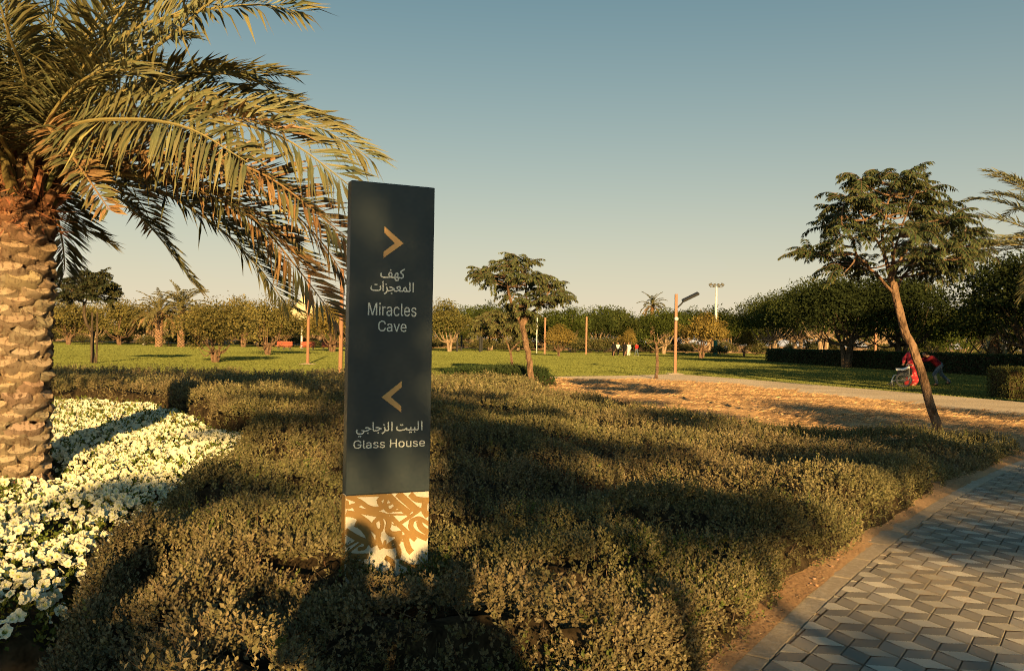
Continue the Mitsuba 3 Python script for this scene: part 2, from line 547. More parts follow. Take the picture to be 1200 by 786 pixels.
far_v, far_f, far_c, kk = [], [], [], 0
count = 0
for o, c in sorted(full, key=lambda x: np.hypot(*x[1])):
    v = rng.integers(5)
    dz = rng.normal(0, 0.0012)
    if in_view(c) and count < 215:
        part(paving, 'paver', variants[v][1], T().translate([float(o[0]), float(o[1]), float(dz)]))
        count += 1
    else:
        b = variants[v][0]
        far_v.append(b[0] + [o[0], o[1], dz]); far_f.append(b[1] + kk); far_c.append(b[2]); kk += len(b[0])
for o, c, h in cut:
    b = block(h, rng.uniform(0.88, 1.12))
    if b is None:
        continue
    if in_view(c) and count < 280:
        part(paving, 'paver', ply((b[0] + [o[0], o[1], 0], b[1]), 'mat_paver', False, color=b[2]))
        count += 1
    else:
        far_v.append(b[0] + [o[0], o[1], 0]); far_f.append(b[1] + kk); far_c.append(b[2]); kk += len(b[0])
k = part(paving, 'pavers_beyond', ply((np.vstack(far_v), np.vstack(far_f)), 'mat_paver', False, color=np.vstack(far_c)))
labels[k] = {'kind': 'stuff'}

# the flush kerb: one stone after another
y = 0.6
while y < 16.5:
    s = float(np.polyval(np.polyder(KX), y))
    step = 0.60 / math.sqrt(1 + s * s)
    ya, yb = y + 0.006, y + step - 0.006
    a0, b0, a1, b1 = kerb_in(ya, 0.003), kerb_in(yb, 0.003), kerb_in(ya, 0.19), kerb_in(yb, 0.19)
    h = 0.044 + rng.normal(0, 0.0012)
    pts = []
    q4 = np.array([a0, b0, b1, a1])
    cc = q4.mean(0)
    for w in q4:
        pts += [(*w, 0.0), (*w, h - 0.006), (*(w + (cc - w) * 0.03), h)]
    part(paving, 'kerb_stone', ply(trimesh.convex.convex_hull(np.array(pts)), 'mat_concrete'))
    y += step

# sandy verge between kerb and shrubs: a low, uneven bank that laps over the kerb in places
yy = np.linspace(0.6, 16.6, 170)
off = np.linspace(-0.05, 0.6, 12)
V = []
for o in off:
    pnt = kerb_in(yy, 0.17 + o)
    wob = 0.30 * (fb(pnt[:, 0], pnt[:, 1], 1.1, 8) - 0.42)
    z = 0.042 + 0.026 * np.clip((o + wob) / 0.25, -1, 1) + 0.016 * fb(pnt[:, 0], pnt[:, 1], 7, 3)
    V.append(np.column_stack([pnt, z]))
V = np.vstack(V)
i, j = np.meshgrid(np.arange(len(off) - 1), np.arange(len(yy) - 1), indexing='ij')
b = (i * len(yy) + j).ravel()
structure('sandy_verge', ply((V, np.stack([b, b + 1, b + 1 + len(yy), b + len(yy)], 1)), 'mat_sand', True))
gr = np.random.default_rng(17)
yv = gr.uniform(2.5, 15, 900)
pv = kerb_in(yv, 0) - 0
ov = gr.uniform(-0.05, 0.5, 900)
pv = np.array([kerb_in(a, 0.17 + b) for a, b in zip(yv, ov)])
peb = []
ico = trimesh.creation.icosphere(1, 1.0)
lit = Leaves()
for (x, yq) in pv[:450]:
    r = min(abs(gr.normal(0.003, 0.004)) + 0.0025, 0.011)
    lit.add_mesh(ico.vertices * [r, r * gr.uniform(0.6, 1), r * 0.6] + [x, yq, 0.055 + 0.03 * gr.random()], ico.faces, tint(gr, (0.34, 0.22, 0.14), 1)[0])
m = len(pv[450:])
lit.add(np.column_stack([pv[450:], gr.uniform(0.05, 0.085, m)]), np.column_stack([gr.normal(size=(m, 2)), np.zeros(m)]), np.array([0, 0, 1.0]) + 0.3 * rand_unit(gr, m), gr.uniform(0.012, 0.04, m),
        gr.uniform(0.006, 0.016, m), tint(gr, (0.22, 0.15, 0.07), m, 0.3))
stuff('leaf_litter', lit.shape('mat_tinted'), 'pebbles and dry leaf litter scattered along the sandy verge', 'litter')

# far rise of bare sand behind the trees on the left
xs = np.linspace(-330, 40, 60)
rows = []
for k, (yy_, zz) in enumerate([(178, 0), (200, 2.2), (230, 4.6), (262, 5.6), (320, 4)]):
    rows.append(np.column_stack([xs, np.full(60, yy_) + 8 * fb(xs, xs * 0 + k, 0.02, 1), zz * (0.35 + 0.9 * fb(xs, xs * 0, 0.012, 6)) * np.clip((40 - xs) / 90, 0, 1)]))
V = np.vstack(rows)
i, j = np.meshgrid(np.arange(4), np.arange(59), indexing='ij')
b = (i * 60 + j).ravel()
structure('sand_rise', ply((V, np.stack([b, b + 1, b + 61, b + 60], 1)), 'mat_sand', True), 'low pale sandy rise behind the trees')

# ================================================================ the wayfinding sign
sign = thing('wayfinding_sign', 'tall dark slate sign slab with white lettering and gold arrows in the shrubs', 'sign')
PL, PR = at(408.5, 396.7, 4.90), at(506.6, 398.4, 5.107)
PL[2] = PR[2] = 0
SW = float(np.linalg.norm(PR - PL))
SX = unit(PR - PL)                                   # along the face, left to right
SN = np.array([SX[1], -SX[0], 0])                    # out of the face, towards the camera
STH, SH, SPLIT = 0.085, 2.52, 0.715
SM = np.eye(4)
SM[:3, 0], SM[:3, 1], SM[:3, 2], SM[:3, 3] = SX, [0, 0, 1], SN, PL


def sign_uv(px, py):
    """Where that pixel's line of sight meets the face: metres from its left edge, metres above the ground."""
    d = at(px, py, 1.0) - ORIGIN
    t = np.dot(PL - ORIGIN, SN) / np.dot(d, SN)
    q = ORIGIN + d * t
    return float(np.dot(q - PL, SX)), float(q[2])


def on_sign(mesh):
    m = mesh.copy()
    m.apply_transform(SM)
    return m


SH = sign_uv(460, 215.4)[1]
SPLIT = sign_uv(453, 577.5)[1]
part(sign, 'panel', ply(on_sign(box(0, SW, SPLIT, SH, -STH, 0, 0.004)), 'mat_sign', 25))
part(sign, 'base_panel', ply(on_sign(box(0.002, SW - 0.002, -0.1, SPLIT - 0.002, -STH + 0.002, -0.003, 0.003)), 'mat_white_panel', 25), label='white base panel under gold calligraphic strokes')
part(sign, 'side_trim', ply(on_sign(box(-0.003, 0.0015, -0.1, SPLIT - 0.003, -STH + 0.001, -0.0015)), 'mat_gold_brown'))
part(sign, 'seam', ply(on_sign(cat(box(0.004, SW - 0.004, SPLIT - 0.0035, SPLIT + 0.0005, -0.002, 0.0008))), 'mat_dark'))

ARABIC = {"kahf":[[[[0,40],[1,57],[3,63],[5,64],[13,61],[11,52],[11,43],[13,39],[17,36],[32,33],[78,34],[78,36],[75,38],[72,45],[73,58],[76,64],[83,70],[88,72],[96,72],[105,67],[111,55],[111,45],[105,34],[127,34],[131,53],[136,62],[145,70],[155,71],[162,66],[165,59],[165,48],[160,36],[169,34],[196,34],[204,37],[205,44],[201,51],[190,62],[188,62],[178,71],[178,79],[183,85],[189,89],[216,103],[220,102],[220,99],[223,95],[221,92],[216,91],[190,77],[195,70],[197,70],[207,60],[213,51],[215,45],[215,37],[212,30],[204,25],[195,23],[169,23],[170,12],[169,9],[163,2],[158,0],[147,0],[136,5],[131,11],[128,18],[128,23],[127,23],[109,23],[92,27],[84,24],[69,23],[68,22],[29,22],[10,27],[3,33]],[[140,26],[140,18],[146,12],[156,11],[160,14],[159,23],[154,26]],[[139,44],[138,36],[139,35],[148,38],[152,42],[154,47],[154,56],[152,60],[149,60],[144,55]],[[83,46],[85,42],[91,38],[94,39],[99,44],[100,53],[99,56],[94,61],[89,61],[85,57],[83,52]]],[[[85,85],[85,90],[89,94],[94,94],[98,90],[98,85],[94,81],[89,81]]]],"mujizat":[[[[411,85],[411,107],[422,107],[424,26],[413,26],[412,84]]],[[[129,7],[130,11],[133,11],[146,18],[151,23],[155,30],[156,43],[149,60],[155,64],[159,64],[165,51],[168,40],[173,36],[184,36],[199,39],[216,47],[215,50],[205,54],[199,55],[183,54],[181,62],[182,64],[188,66],[201,66],[211,63],[226,54],[236,53],[237,43],[232,42],[232,40],[234,38],[241,36],[254,36],[264,38],[265,40],[257,49],[253,51],[251,56],[252,62],[257,67],[267,72],[283,73],[292,69],[296,62],[296,55],[294,49],[286,38],[297,36],[307,36],[313,41],[321,58],[328,65],[334,68],[342,68],[350,62],[359,41],[363,37],[366,36],[378,37],[380,41],[378,107],[388,107],[389,106],[391,40],[389,33],[380,26],[363,25],[354,29],[346,24],[338,24],[330,27],[321,34],[316,28],[309,25],[289,26],[275,31],[260,26],[238,25],[229,28],[224,33],[222,39],[221,39],[219,37],[205,30],[192,26],[171,25],[168,27],[164,27],[164,24],[159,16],[152,9],[138,1],[132,0]],[[327,48],[328,43],[336,36],[344,35],[347,37],[347,44],[345,46],[345,49],[339,57],[335,57],[330,53]],[[263,57],[276,45],[283,50],[285,55],[284,60],[279,62],[267,61],[263,59]]],[[[198,14],[202,18],[207,18],[211,14],[211,9],[207,5],[202,5],[198,9]]],[[[144,79],[144,84],[148,88],[153,88],[157,84],[157,79],[153,75],[148,75]]],[[[114,85],[114,107],[125,107],[127,26],[116,26],[115,84]]],[[[0,42],[0,53],[3,65],[13,63],[13,59],[11,54],[11,46],[13,41],[17,38],[32,35],[62,35],[63,36],[80,37],[88,40],[92,45],[92,51],[87,65],[87,69],[94,72],[97,72],[99,68],[103,53],[102,41],[95,32],[83,27],[72,25],[61,25],[60,24],[22,25],[8,30],[3,35]]],[[[52,79],[56,83],[61,83],[65,79],[65,74],[61,70],[56,70],[52,74]]],[[[37,74],[37,79],[41,83],[46,83],[50,79],[50,74],[46,70],[41,70]]]],"bayt":[[[[614,128],[625,128],[627,47],[616,47]]],[[[374,74],[377,86],[387,84],[387,80],[385,75],[385,67],[387,62],[391,59],[405,56],[427,56],[446,59],[463,66],[471,74],[475,74],[481,70],[479,62],[481,59],[487,57],[499,57],[503,58],[506,61],[509,70],[510,79],[513,80],[521,78],[518,64],[519,59],[526,57],[539,57],[544,59],[548,71],[549,80],[552,80],[560,77],[557,63],[560,58],[578,57],[581,58],[583,62],[581,128],[591,128],[592,127],[594,61],[592,54],[583,47],[563,46],[556,48],[552,52],[547,48],[541,46],[524,46],[519,47],[513,51],[508,48],[501,46],[485,46],[473,50],[468,56],[457,51],[442,47],[427,46],[426,45],[403,45],[391,47],[382,51],[375,60]]],[[[545,29],[545,34],[549,38],[554,38],[558,34],[558,29],[554,25],[549,25]]],[[[513,29],[513,34],[517,38],[522,38],[526,34],[526,29],[522,25],[517,25]]],[[[498,29],[498,34],[502,38],[507,38],[511,34],[511,29],[507,25],[502,25]]],[[[427,95],[427,100],[431,104],[436,104],[440,100],[440,95],[436,91],[431,91]]],[[[411,95],[411,100],[415,104],[420,104],[424,100],[424,95],[420,91],[415,91]]],[[[327,128],[338,128],[340,47],[329,47]]],[[[237,28],[238,32],[241,32],[254,39],[259,44],[263,51],[264,64],[261,73],[257,79],[257,81],[261,84],[267,85],[273,72],[275,63],[279,58],[290,57],[295,59],[296,62],[296,79],[295,80],[294,128],[304,128],[305,127],[305,108],[306,107],[306,82],[307,81],[307,61],[305,54],[300,49],[291,46],[279,46],[276,48],[272,48],[272,45],[267,37],[260,30],[246,22],[240,21]]],[[[252,100],[252,105],[256,109],[261,109],[265,105],[265,100],[261,96],[256,96]]],[[[151,124],[152,128],[162,128],[163,125],[164,74],[165,73],[165,62],[168,58],[172,57],[191,58],[207,63],[216,68],[215,71],[205,75],[199,76],[183,75],[182,85],[188,87],[205,86],[219,80],[226,75],[236,74],[237,64],[227,63],[205,51],[192,47],[169,46],[160,49],[156,53],[154,59],[152,123]]],[[[200,30],[200,35],[204,39],[209,39],[213,35],[213,30],[209,26],[204,26]]],[[[0,42],[0,53],[5,68],[14,65],[14,61],[11,53],[11,45],[12,41],[17,36],[29,32],[43,32],[60,37],[66,43],[66,47],[64,49],[49,54],[52,65],[75,57],[87,57],[105,61],[119,68],[118,71],[108,75],[102,76],[86,75],[85,85],[87,86],[104,87],[114,84],[129,75],[140,73],[140,64],[130,63],[108,51],[99,48],[88,46],[76,46],[76,40],[71,32],[62,26],[49,22],[27,21],[13,25],[3,34]]],[[[103,35],[107,39],[112,39],[116,35],[116,30],[112,26],[107,26],[103,30]]],[[[35,4],[35,9],[39,13],[44,13],[48,9],[48,4],[44,0],[39,0]]],[[[20,4],[20,9],[24,13],[29,13],[33,9],[33,4],[29,0],[24,0]]]]}


def letters(polys, x0, x1, y0, y1, depth=0.0022, grow=0.0):
    """Lettering from outlines, scaled into a rectangle of the sign's face."""
    w = max(a[0] for g in polys for a in g[0])
    h = max(a[1] for g in polys for a in g[0])
    ms = []
    for g in polys:
        sc = lambda ring: [(x0 + a / w * (x1 - x0), y0 + b / h * (y1 - y0)) for a, b in ring]   # noqa: E731
        pg = Polygon(sc(g[0]), [sc(r) for r in g[1:]]).buffer(grow)
        for pg in getattr(pg, 'geoms', [pg]):
            ms.append(trimesh.creation.extrude_polygon(pg, depth, engine='earcut'))
    return cat(*ms)


def fitted(text, px0, px1, py0, py1, bold=False):
    """Roman lettering scaled so that it fills the rectangle between two pixels of the face."""
    a, b = sign_uv(px0, py1), sign_uv(px1, py0)
    m = meshkit.text_mesh(text, 0.05, 0.0022, bold)
    lo, hi = m.bounds
    m.apply_translation([-lo[0], -lo[1], 0])
    m.apply_scale([(b[0] - a[0]) / (hi[0] - lo[0]), (b[1] - a[1]) / (hi[1] - lo[1]), 1])
    m.apply_translation([a[0], a[1], 0.0002])
    return m


def arabic(word, px0, px1, py0, py1):
    a, b = sign_uv(px0, py1), sign_uv(px1, py0)
    m = letters(ARABIC[word], a[0], b[0], a[1], b[1])
    m.apply_translation([0, 0, 0.0002])
    return m


part(sign, 'lettering', ply(on_sign(cat(arabic('kahf', 445.5, 474.5, 315, 328.7), arabic('mujizat', 434, 485, 331, 344.3))), 'mat_letter'), label='white Arabic lettering in two lines below the upper arrow')
part(sign, 'lettering', ply(on_sign(fitted("Miracles", 431, 488, 356.2, 369.5)), 'mat_letter'), label='white word Miracles')
part(sign, 'lettering', ply(on_sign(fitted("Cave", 443, 476.5, 376.3, 388.3)), 'mat_letter'), label='white word Cave')
part(sign, 'lettering', ply(on_sign(arabic('bayt', 417, 495, 493.2, 512)), 'mat_letter'), label='white Arabic lettering in one line below the lower arrow')
part(sign, 'lettering', ply(on_sign(fitted('Glass House', 414, 498, 513.2, 525.8)), 'mat_letter'), label='white words Glass House')


def arrow(pix):
    pg = Polygon([sign_uv(*q) for q in pix])
    m = trimesh.creation.extrude_polygon(pg, 0.003, engine='earcut')
    m.apply_translation([0, 0, 0.0002])
    return m


part(sign, 'arrow', ply(on_sign(arrow([(450.4, 265.3), (472.8, 285.3), (449.3, 302.3), (449.5, 295.0), (462.6, 285.2), (450.2, 272.6)])), 'mat_gold'), label='upper gold arrow pointing right')
part(sign, 'arrow', ply(on_sign(arrow([(447.0, 465.3), (470.8, 446.3), (470.6, 453.6), (457.6, 464.8), (470.0, 475.6), (469.8, 482.6)])), 'mat_gold'), label='lower gold arrow pointing left')

# calligraphic strokes of the base panel: centre lines in tenths of a pixel from (400, 570) with their breadth
STROKES = [
    (60, [(60, 340), (160, 355), (250, 400), (330, 460), (400, 530), (470, 590)]), (55, [(260, 190), (190, 240), (220, 300), (430, 345), (560, 375), (610, 460), (590, 550), (650, 605), (780, 595)]),
    (40, [(470, 410), (420, 460), (440, 540), (500, 560), (525, 480), (500, 400)]), (65, [(180, 465), (240, 490), (320, 570), (380, 680), (420, 764)]),
    (55, [(50, 560), (160, 630), (280, 690), (400, 720)]), (50, [(480, 590), (470, 680), (520, 790)]), (40, [(60, 110), (300, 105), (560, 95)]),
    (45, [(90, 130), (240, 190), (340, 260), (440, 285), (520, 260), (480, 180), (560, 110)]), (40, [(570, 170), (560, 260), (620, 310), (700, 260)]), (22, [(640, 215), (590, 240), (600, 290)]),
    (62, [(590, 100), (700, 210), (800, 290), (880, 350)]), (70, [(720, 85), (850, 200), (950, 290), (990, 300)]), (34, [(1010, 290), (900, 370), (740, 475)]), (46, [(620, 370), (740, 490), (850, 590), (950, 680)]),
    (18, [(590, 355), (820, 355)]), (20, [(680, 312), (790, 300)]), (56, [(880, 90), (960, 160), (1130, 175)]), (60, [(1070, 190), (1060, 300), (1110, 380)]), (52, [(900, 430), (890, 520), (960, 600), (1100, 665)]),
    (58, [(990, 430), (1020, 520), (1120, 595)]), (40, [(900, 430), (1000, 405), (1120, 475)]), (60, [(850, 600), (830, 680), (860, 790), (900, 840)]), (46, [(720, 640), (705, 730), (740, 835), (720, 920)]),
    (38, [(600, 745), (700, 680), (790, 640)]), (20, [(70, 764), (200, 690)]), (16, [(740, 690), (810, 690)]), (52, [(50, 870), (200, 890), (350, 885)]), (56, [(70, 950), (250, 1005), (420, 1055)]),
    (44, [(90, 995), (100, 1150), (200, 1195), (300, 1095)]), (20, [(220, 970), (280, 935)]), (46, [(420, 1085), (500, 1135), (510, 1220)]), (22, [(80, 845), (250, 715)]), (36, [(230, 795), (300, 775), (330, 690)]),
    (30, [(560, 700), (560, 765), (650, 770), (740, 715)]), (46, [(560, 900), (650, 960), (640, 1060), (560, 1120)]), (44, [(760, 960), (900, 1020), (1100, 1000)]), (52, [(700, 1180), (880, 1120), (1110, 1180)]),
    (40, [(60, 1270), (300, 1290), (520, 1250), (800, 1300), (1110, 1260)]), (14, [(360, 545), (340, 520)]), (14, [(690, 495), (660, 480)]), (40, [(70, 200), (80, 260), (150, 240)])]
face = shapely.box(0.0025, 0.0, SW - 0.0025, SPLIT - 0.004)
ink = []
for wdt, line in STROKES:
    pts = smooth_path([sign_uv(400 + a / 10.9, 570 + b / 10.9) for a, b in line], 26)
    ink.append(LineString(pts).buffer(wdt * 1.36 / 10.9 / 2 * 0.00505, cap_style='flat' if wdt > 45 else 'round'))
ink = shapely.union_all(ink).intersection(face).simplify(0.0006)
part(sign, 'calligraphy', ply(on_sign(cat(*[moved(trimesh.creation.extrude_polygon(g, 0.0025, engine='earcut'), (0, 0, -0.0028)) for g in getattr(ink, 'geoms', [ink]) if g.geom_type == 'Polygon' and g.area > 1e-6])),
                              'mat_gold_brown'), label='flowing golden brown calligraphic pattern')

# ================================================================ shrubs, hedge, flowers
right_edge = [tuple(p) for p in kerb_in(np.linspace(1.6, 12.6, 60), 0.21)]
right_edge = [(x - 0.05 + 0.46 * (float(fb(np.array([x]), np.array([y]), 0.9, 12)[0]) - 0.5), y) for x, y in right_edge]
bed_poly = Polygon(right_edge + [(7.3, 13.6), (4.4, 14.3), (2.6, 17.6), (1.0, 22.0), (0.5, 27.4), (-1.0, 29.0), (-6.0, 28.5), (-12, 28), (-20, 27.5), (-20, 18.6), (-14, 18.1),
                                (-9.5, 17.4), (-6.4, 15.8), (-4.75, 13.6), (-4.45, 12.6), (-3.2, 11.1), (-2.85, 8.2), (-2.55, 5.9), (-2.2, 4.4), (-1.95, 3.6), (-1.9, 1.6)]).buffer(0)
flower_poly = Polygon([(-2.12, 4.0), (-2.26, 4.5), (-2.62, 5.95), (-2.92, 8.25), (-3.24, 11.1), (-4.6, 12.7), (-4.9, 13.6), (-6.45, 15.7), (-9.5, 17.3), (-14, 18.0), (-14, 9), (-7, 5.0), (-3.4, 3.9), (-2.9, 3.75)]).buffer(0)
bed_edge = bed_poly.exterior
flower_side = LineString([(-20, 18.6), (-14, 18.1), (-9.5, 17.4), (-6.4, 15.8), (-4.75, 13.6), (-4.45, 12.6), (-3.2, 11.1)])


DIP = (PL + PR)[:2] / 2 + SN[:2] * 0.34 - SX[:2] * 0.12


def shrub_height(x, y):
    """Top of the shrubs: clipped but lumpy, taller and squarer where it backs the flower bed, rounded down at its edges."""
    pts = shapely.points(x, y)
    e = shapely.distance(pts, bed_edge)
    wall = np.clip(1 - shapely.distance(pts, flower_side) / 5.0, 0, 1)
    bil = lambda f, sd: np.abs(2 * fb(x + 0.25 * fb(x, y, 2.0, sd + 5, 2), y, f, sd, 1) - 1) ** 0.8   # noqa: E731  billows: round heads, sharp hollows
    mound = 0.10 * (fb(x, y, 0.62, 21, 3) - 0.45) + 0.36 * (0.36 - bil(0.72, 24)) + 0.22 * (0.34 - bil(1.8, 27)) + 0.10 * (fb(x, y, 4.5, 23, 2) - 0.5)
    near = np.clip((10 - y) / 6, 0, 1)
    dip = np.exp(-(((x - DIP[0]) / 0.42) ** 2 + ((y - DIP[1]) / 0.38) ** 2))
    top = 0.43 - 0.16 * np.clip((x - 1.5) / 3.0, 0, 1) * np.clip((y - 7) / 4, 0, 1) - 0.31 * dip + mound * (0.55 + 0.65 * near) + 0.20 * smooth01(wall)
    round_w = 0.30 - 0.22 * (wall > 0.4)
    k = np.clip(e / round_w, 0, 1)
    return top * np.sqrt(np.clip(1 - (1 - k) ** 2, 0, 1)) ** (0.75)


def smooth01(t):
    return t * t * (3 - 2 * t)


def surf_normal(fn, x, y, e=0.04):
    hx = (fn(x + e, y) - fn(x - e, y)) / (2 * e)
    hy = (fn(x, y + e) - fn(x, y - e)) / (2 * e)
    return unit(np.stack([-np.clip(hx, -2.5, 2.5), -np.clip(hy, -2.5, 2.5), np.ones_like(hx)], -1))


def carpet(fn, poly, step, drop):
    """The twiggy inside of a planting: a sheet a little below its top."""
    x0, y0, x1, y1 = poly.bounds
    gx, gy = np.arange(x0, x1 + step, step), np.arange(y0, y1 + step, step)
    X, Y = np.meshgrid(gx, gy)
    Z = np.maximum(fn(X.ravel(), Y.ravel()).reshape(X.shape) - drop, 0.012)
    ins = shapely.contains_xy(poly, X, Y)
    Z = np.where(ins, Z, 0.0)
    idx = np.arange(X.size).reshape(X.shape)
    ok = ins[:-1, :-1] | ins[1:, 1:] | ins[:-1, 1:] | ins[1:, :-1]
    q = np.stack([idx[:-1, :-1], idx[:-1, 1:], idx[1:, 1:], idx[1:, :-1]], -1)[ok]
    return np.column_stack([X.ravel(), Y.ravel(), Z.ravel()]), q


def sprigs(rng, L, fn, poly, density, leaf, colors, k=8, tall=1.0, cull=None, lean=0.35, gaps=0.84):
    """Upright shoots with paired leaves all over the top of a planting."""
    p = sample_in(rng, poly, density)
    if cull is not None:
        p = p[cull(p)]
    if gaps:
        p = p[fb(p[:, 0], p[:, 1], 3.6, 43, 3) + 0.10 * rng.normal(size=len(p)) > 0.40 * gaps]
    n = len(p)
    if n == 0:
        return
    h = fn(p[:, 0], p[:, 1])
    nr = surf_normal(fn, p[:, 0], p[:, 1])
    up = unit(nr * 0.9 + [0, 0, 0.5] + lean * rng.normal(size=(n, 3)))
    ln = leaf * 3.9 * tall * (0.45 + 1.3 * rng.random(n) ** 1.6)
    base = np.column_stack([p, h]) - up * (ln * 0.60 + 0.02)[:, None]
    which = rng.integers(len(colors), size=n)
    patch = fb(p[:, 0], p[:, 1], 1.1, 41, 3)
    sc = tint(rng, (1, 1, 1), n, 0.20, 0.06) / 1.0
    sc = np.exp(rng.normal(0, 0.20, (n, 1))) * (0.72 + 0.56 * patch)[:, None]
    brown = np.clip((fb(p[:, 0] + 9, p[:, 1], 0.55, 45, 3) - 0.40) * 4, 0, 1)[:, None]
    colr = np.asarray(colors)[which] * sc * (brown * [1.03, 0.95, 1.00] + (1 - brown) * [0.92, 0.95, 0.88])
    a0 = rng.uniform(0, 2 * PI, n)
    side = unit(np.cross(up, rand_unit(rng, n)))
    oth = np.cross(up, side)
    for j in range(k):
        t = 0.22 + 0.78 * (j + 0.7) / k
        a = a0 + j * 2.4
        o = np.cos(a)[:, None] * side + np.sin(a)[:, None] * oth
        d = unit(o * (1.15 - 0.75 * t) + up * (0.45 + 0.5 * t) + 0.16 * rng.normal(size=(n, 3)))
        nn = unit(0.55 * (up - d * np.sum(up * d, 1)[:, None]) + 0.62 * rng.normal(size=(n, 3)))
        l = leaf * rng.uniform(0.7, 1.2, n) * (1.12 - 0.42 * t)
        L.add(base + up * (ln * t)[:, None], d, nn, l, l * 0.62, colr * np.exp(rng.normal(0, 0.14, (n, 1))), 0.5, 0.16)


rng = np.random.default_rng(77)
SAGE = [(0.150, 0.130, 0.060), (0.175, 0.148, 0.075), (0.125, 0.118, 0.052), (0.185, 0.160, 0.086), (0.165, 0.132, 0.070)]
FRESH = [(0.075, 0.095, 0.022), (0.09, 0.115, 0.028), (0.105, 0.105, 0.03)]


def view_cut(p, m=0.5):
    return np.abs(p[:, 0]) < 0.62 * p[:, 1] + m


V, Q = carpet(shrub_height, bed_poly, 0.07, 0.18)
bed = stuff('ground_cover_shrubs', ply((V, Q), 'mat_twig', True), 'wide bed of low clipped olive green shrubs around the foot of the sign', 'shrubs')
L = Leaves()
bands = [(1.6, 4.6, 1250, 0.029), (4.6, 6.6, 1000, 0.030), (6.6, 9.5, 560, 0.034), (9.5, 14, 290, 0.043), (14, 20, 140, 0.058), (20, 30, 66, 0.082)]
for y0, y1, dens, leaf in bands:
    strip = bed_poly.intersection(shapely.box(-30, y0, 20, y1))
    sprigs(rng, L, shrub_height, strip, dens, leaf, SAGE, 8 if leaf < 0.05 else 7, cull=view_cut)
corner = bed_poly.intersection(Point(1.45, 4.6).buffer(0.85))
sprigs(rng, L, shrub_height, corner, 520, 0.024, FRESH, 8)
corner = bed_poly.intersection(Point(0.2, 3.0).buffer(0.5))
sprigs(rng, L, shrub_height, corner, 250, 0.034, FRESH, 8)
# steep outer faces, which the ground density leaves thin
rim = bed_poly.intersection(bed_edge.buffer(0.26))
sprigs(rng, L, shrub_height, rim.intersection(shapely.box(-6, 1, 9, 9)), 1900, 0.027, SAGE, 7, cull=view_cut)
sprigs(rng, L, shrub_height, rim.intersection(shapely.box(-15, 9, 9, 20)), 800, 0.038, SAGE, 7, cull=view_cut)
# stray taller shoots and the plants that lean over the sign's foot
sprigs(rng, L, lambda x, y: shrub_height(x, y) + 0.05, bed_poly.intersection(shapely.box(-5, 2, 8, 14)), 14, 0.032, FRESH + SAGE, 9, 1.5, cull=view_cut, lean=0.5)
foot_area = Polygon([(PL + SN * 0.05 + SX * 0.12)[:2], (PL + SN * 0.30 + SX * 0.02)[:2], (PR + SN * 0.34 + SX * 0.05)[:2], (PR + SN * 0.03 + SX * 0.10)[:2]])
sprigs(rng, L, lambda x, y: shrub_height(x, y) + 0.02, foot_area, 480, 0.034, FRESH, 9, 1.2, lean=0.4)
p = sample_in(rng, bed_poly.intersection(shapely.box(-6, 1.6, 8, 11)), 130)
p = p[view_cut(p)]
n = len(p)
L.add(np.column_stack([p, shrub_height(p[:, 0], p[:, 1]) - 0.07]), np.array([0, 0, 0.8]) + 0.5 * rng.normal(size=(n, 3)), rand_unit(rng, n), rng.uniform(0.06, 0.17, n), 0.0045, tint(rng, (0.16, 0.105, 0.065), n, 0.3), 0.3)
part(bed, 'leaves', L.shape('mat_leaf'))
labels[f'{bed}__leaves'] = {'kind': 'stuff'}

# greener bush in front of the young tree in the middle
bush_poly = Polygon([(-2.3, 29.6), (-1.9, 31.4), (-0.2, 32.0), (1.1, 31.5), (1.35, 30.0), (0.9, 29.2), (-0.5, 29.0)]).buffer(0.25)


def bush_height(x, y):
    e = shapely.distance(shapely.points(x, y), bush_poly.exterior)
    return (0.62 + 0.2 * (fb(x, y, 1.4, 6) - 0.5)) * np.sqrt(np.clip(1 - (1 - np.clip(e / 0.6, 0, 1)) ** 2, 0, 1))


k = thing('green_bush', 'low dark green spreading bush behind the shrub bed beside the middle young tree', 'bush')
V, Q = carpet(bush_height, bush_poly, 0.14, 0.10)
part(k, 'branches', ply((V, Q), 'mat_twig', True))
L = Leaves()
sprigs(rng, L, bush_height, bush_poly, 190, 0.075, [(0.030, 0.050, 0.016), (0.04, 0.06, 0.02)], 8)
part(k, 'foliage', L.shape('mat_leaf'))


# ---------------------------------------------------------------- bed of white petunias
def bed_height(x, y):
    e = shapely.distance(shapely.points(x, y), flower_poly.exterior)
    return (0.29 + 0.12 * (fb(x, y, 1.6, 51) - 0.5) + 0.07 * (fb(x, y, 5.0, 52) - 0.5)) * np.clip(0.55 + e / 0.3, 0, 1) * np.clip((np.hypot(x + 4.72, y - 8.05) - 0.35) / 0.5, 0.1, 1)


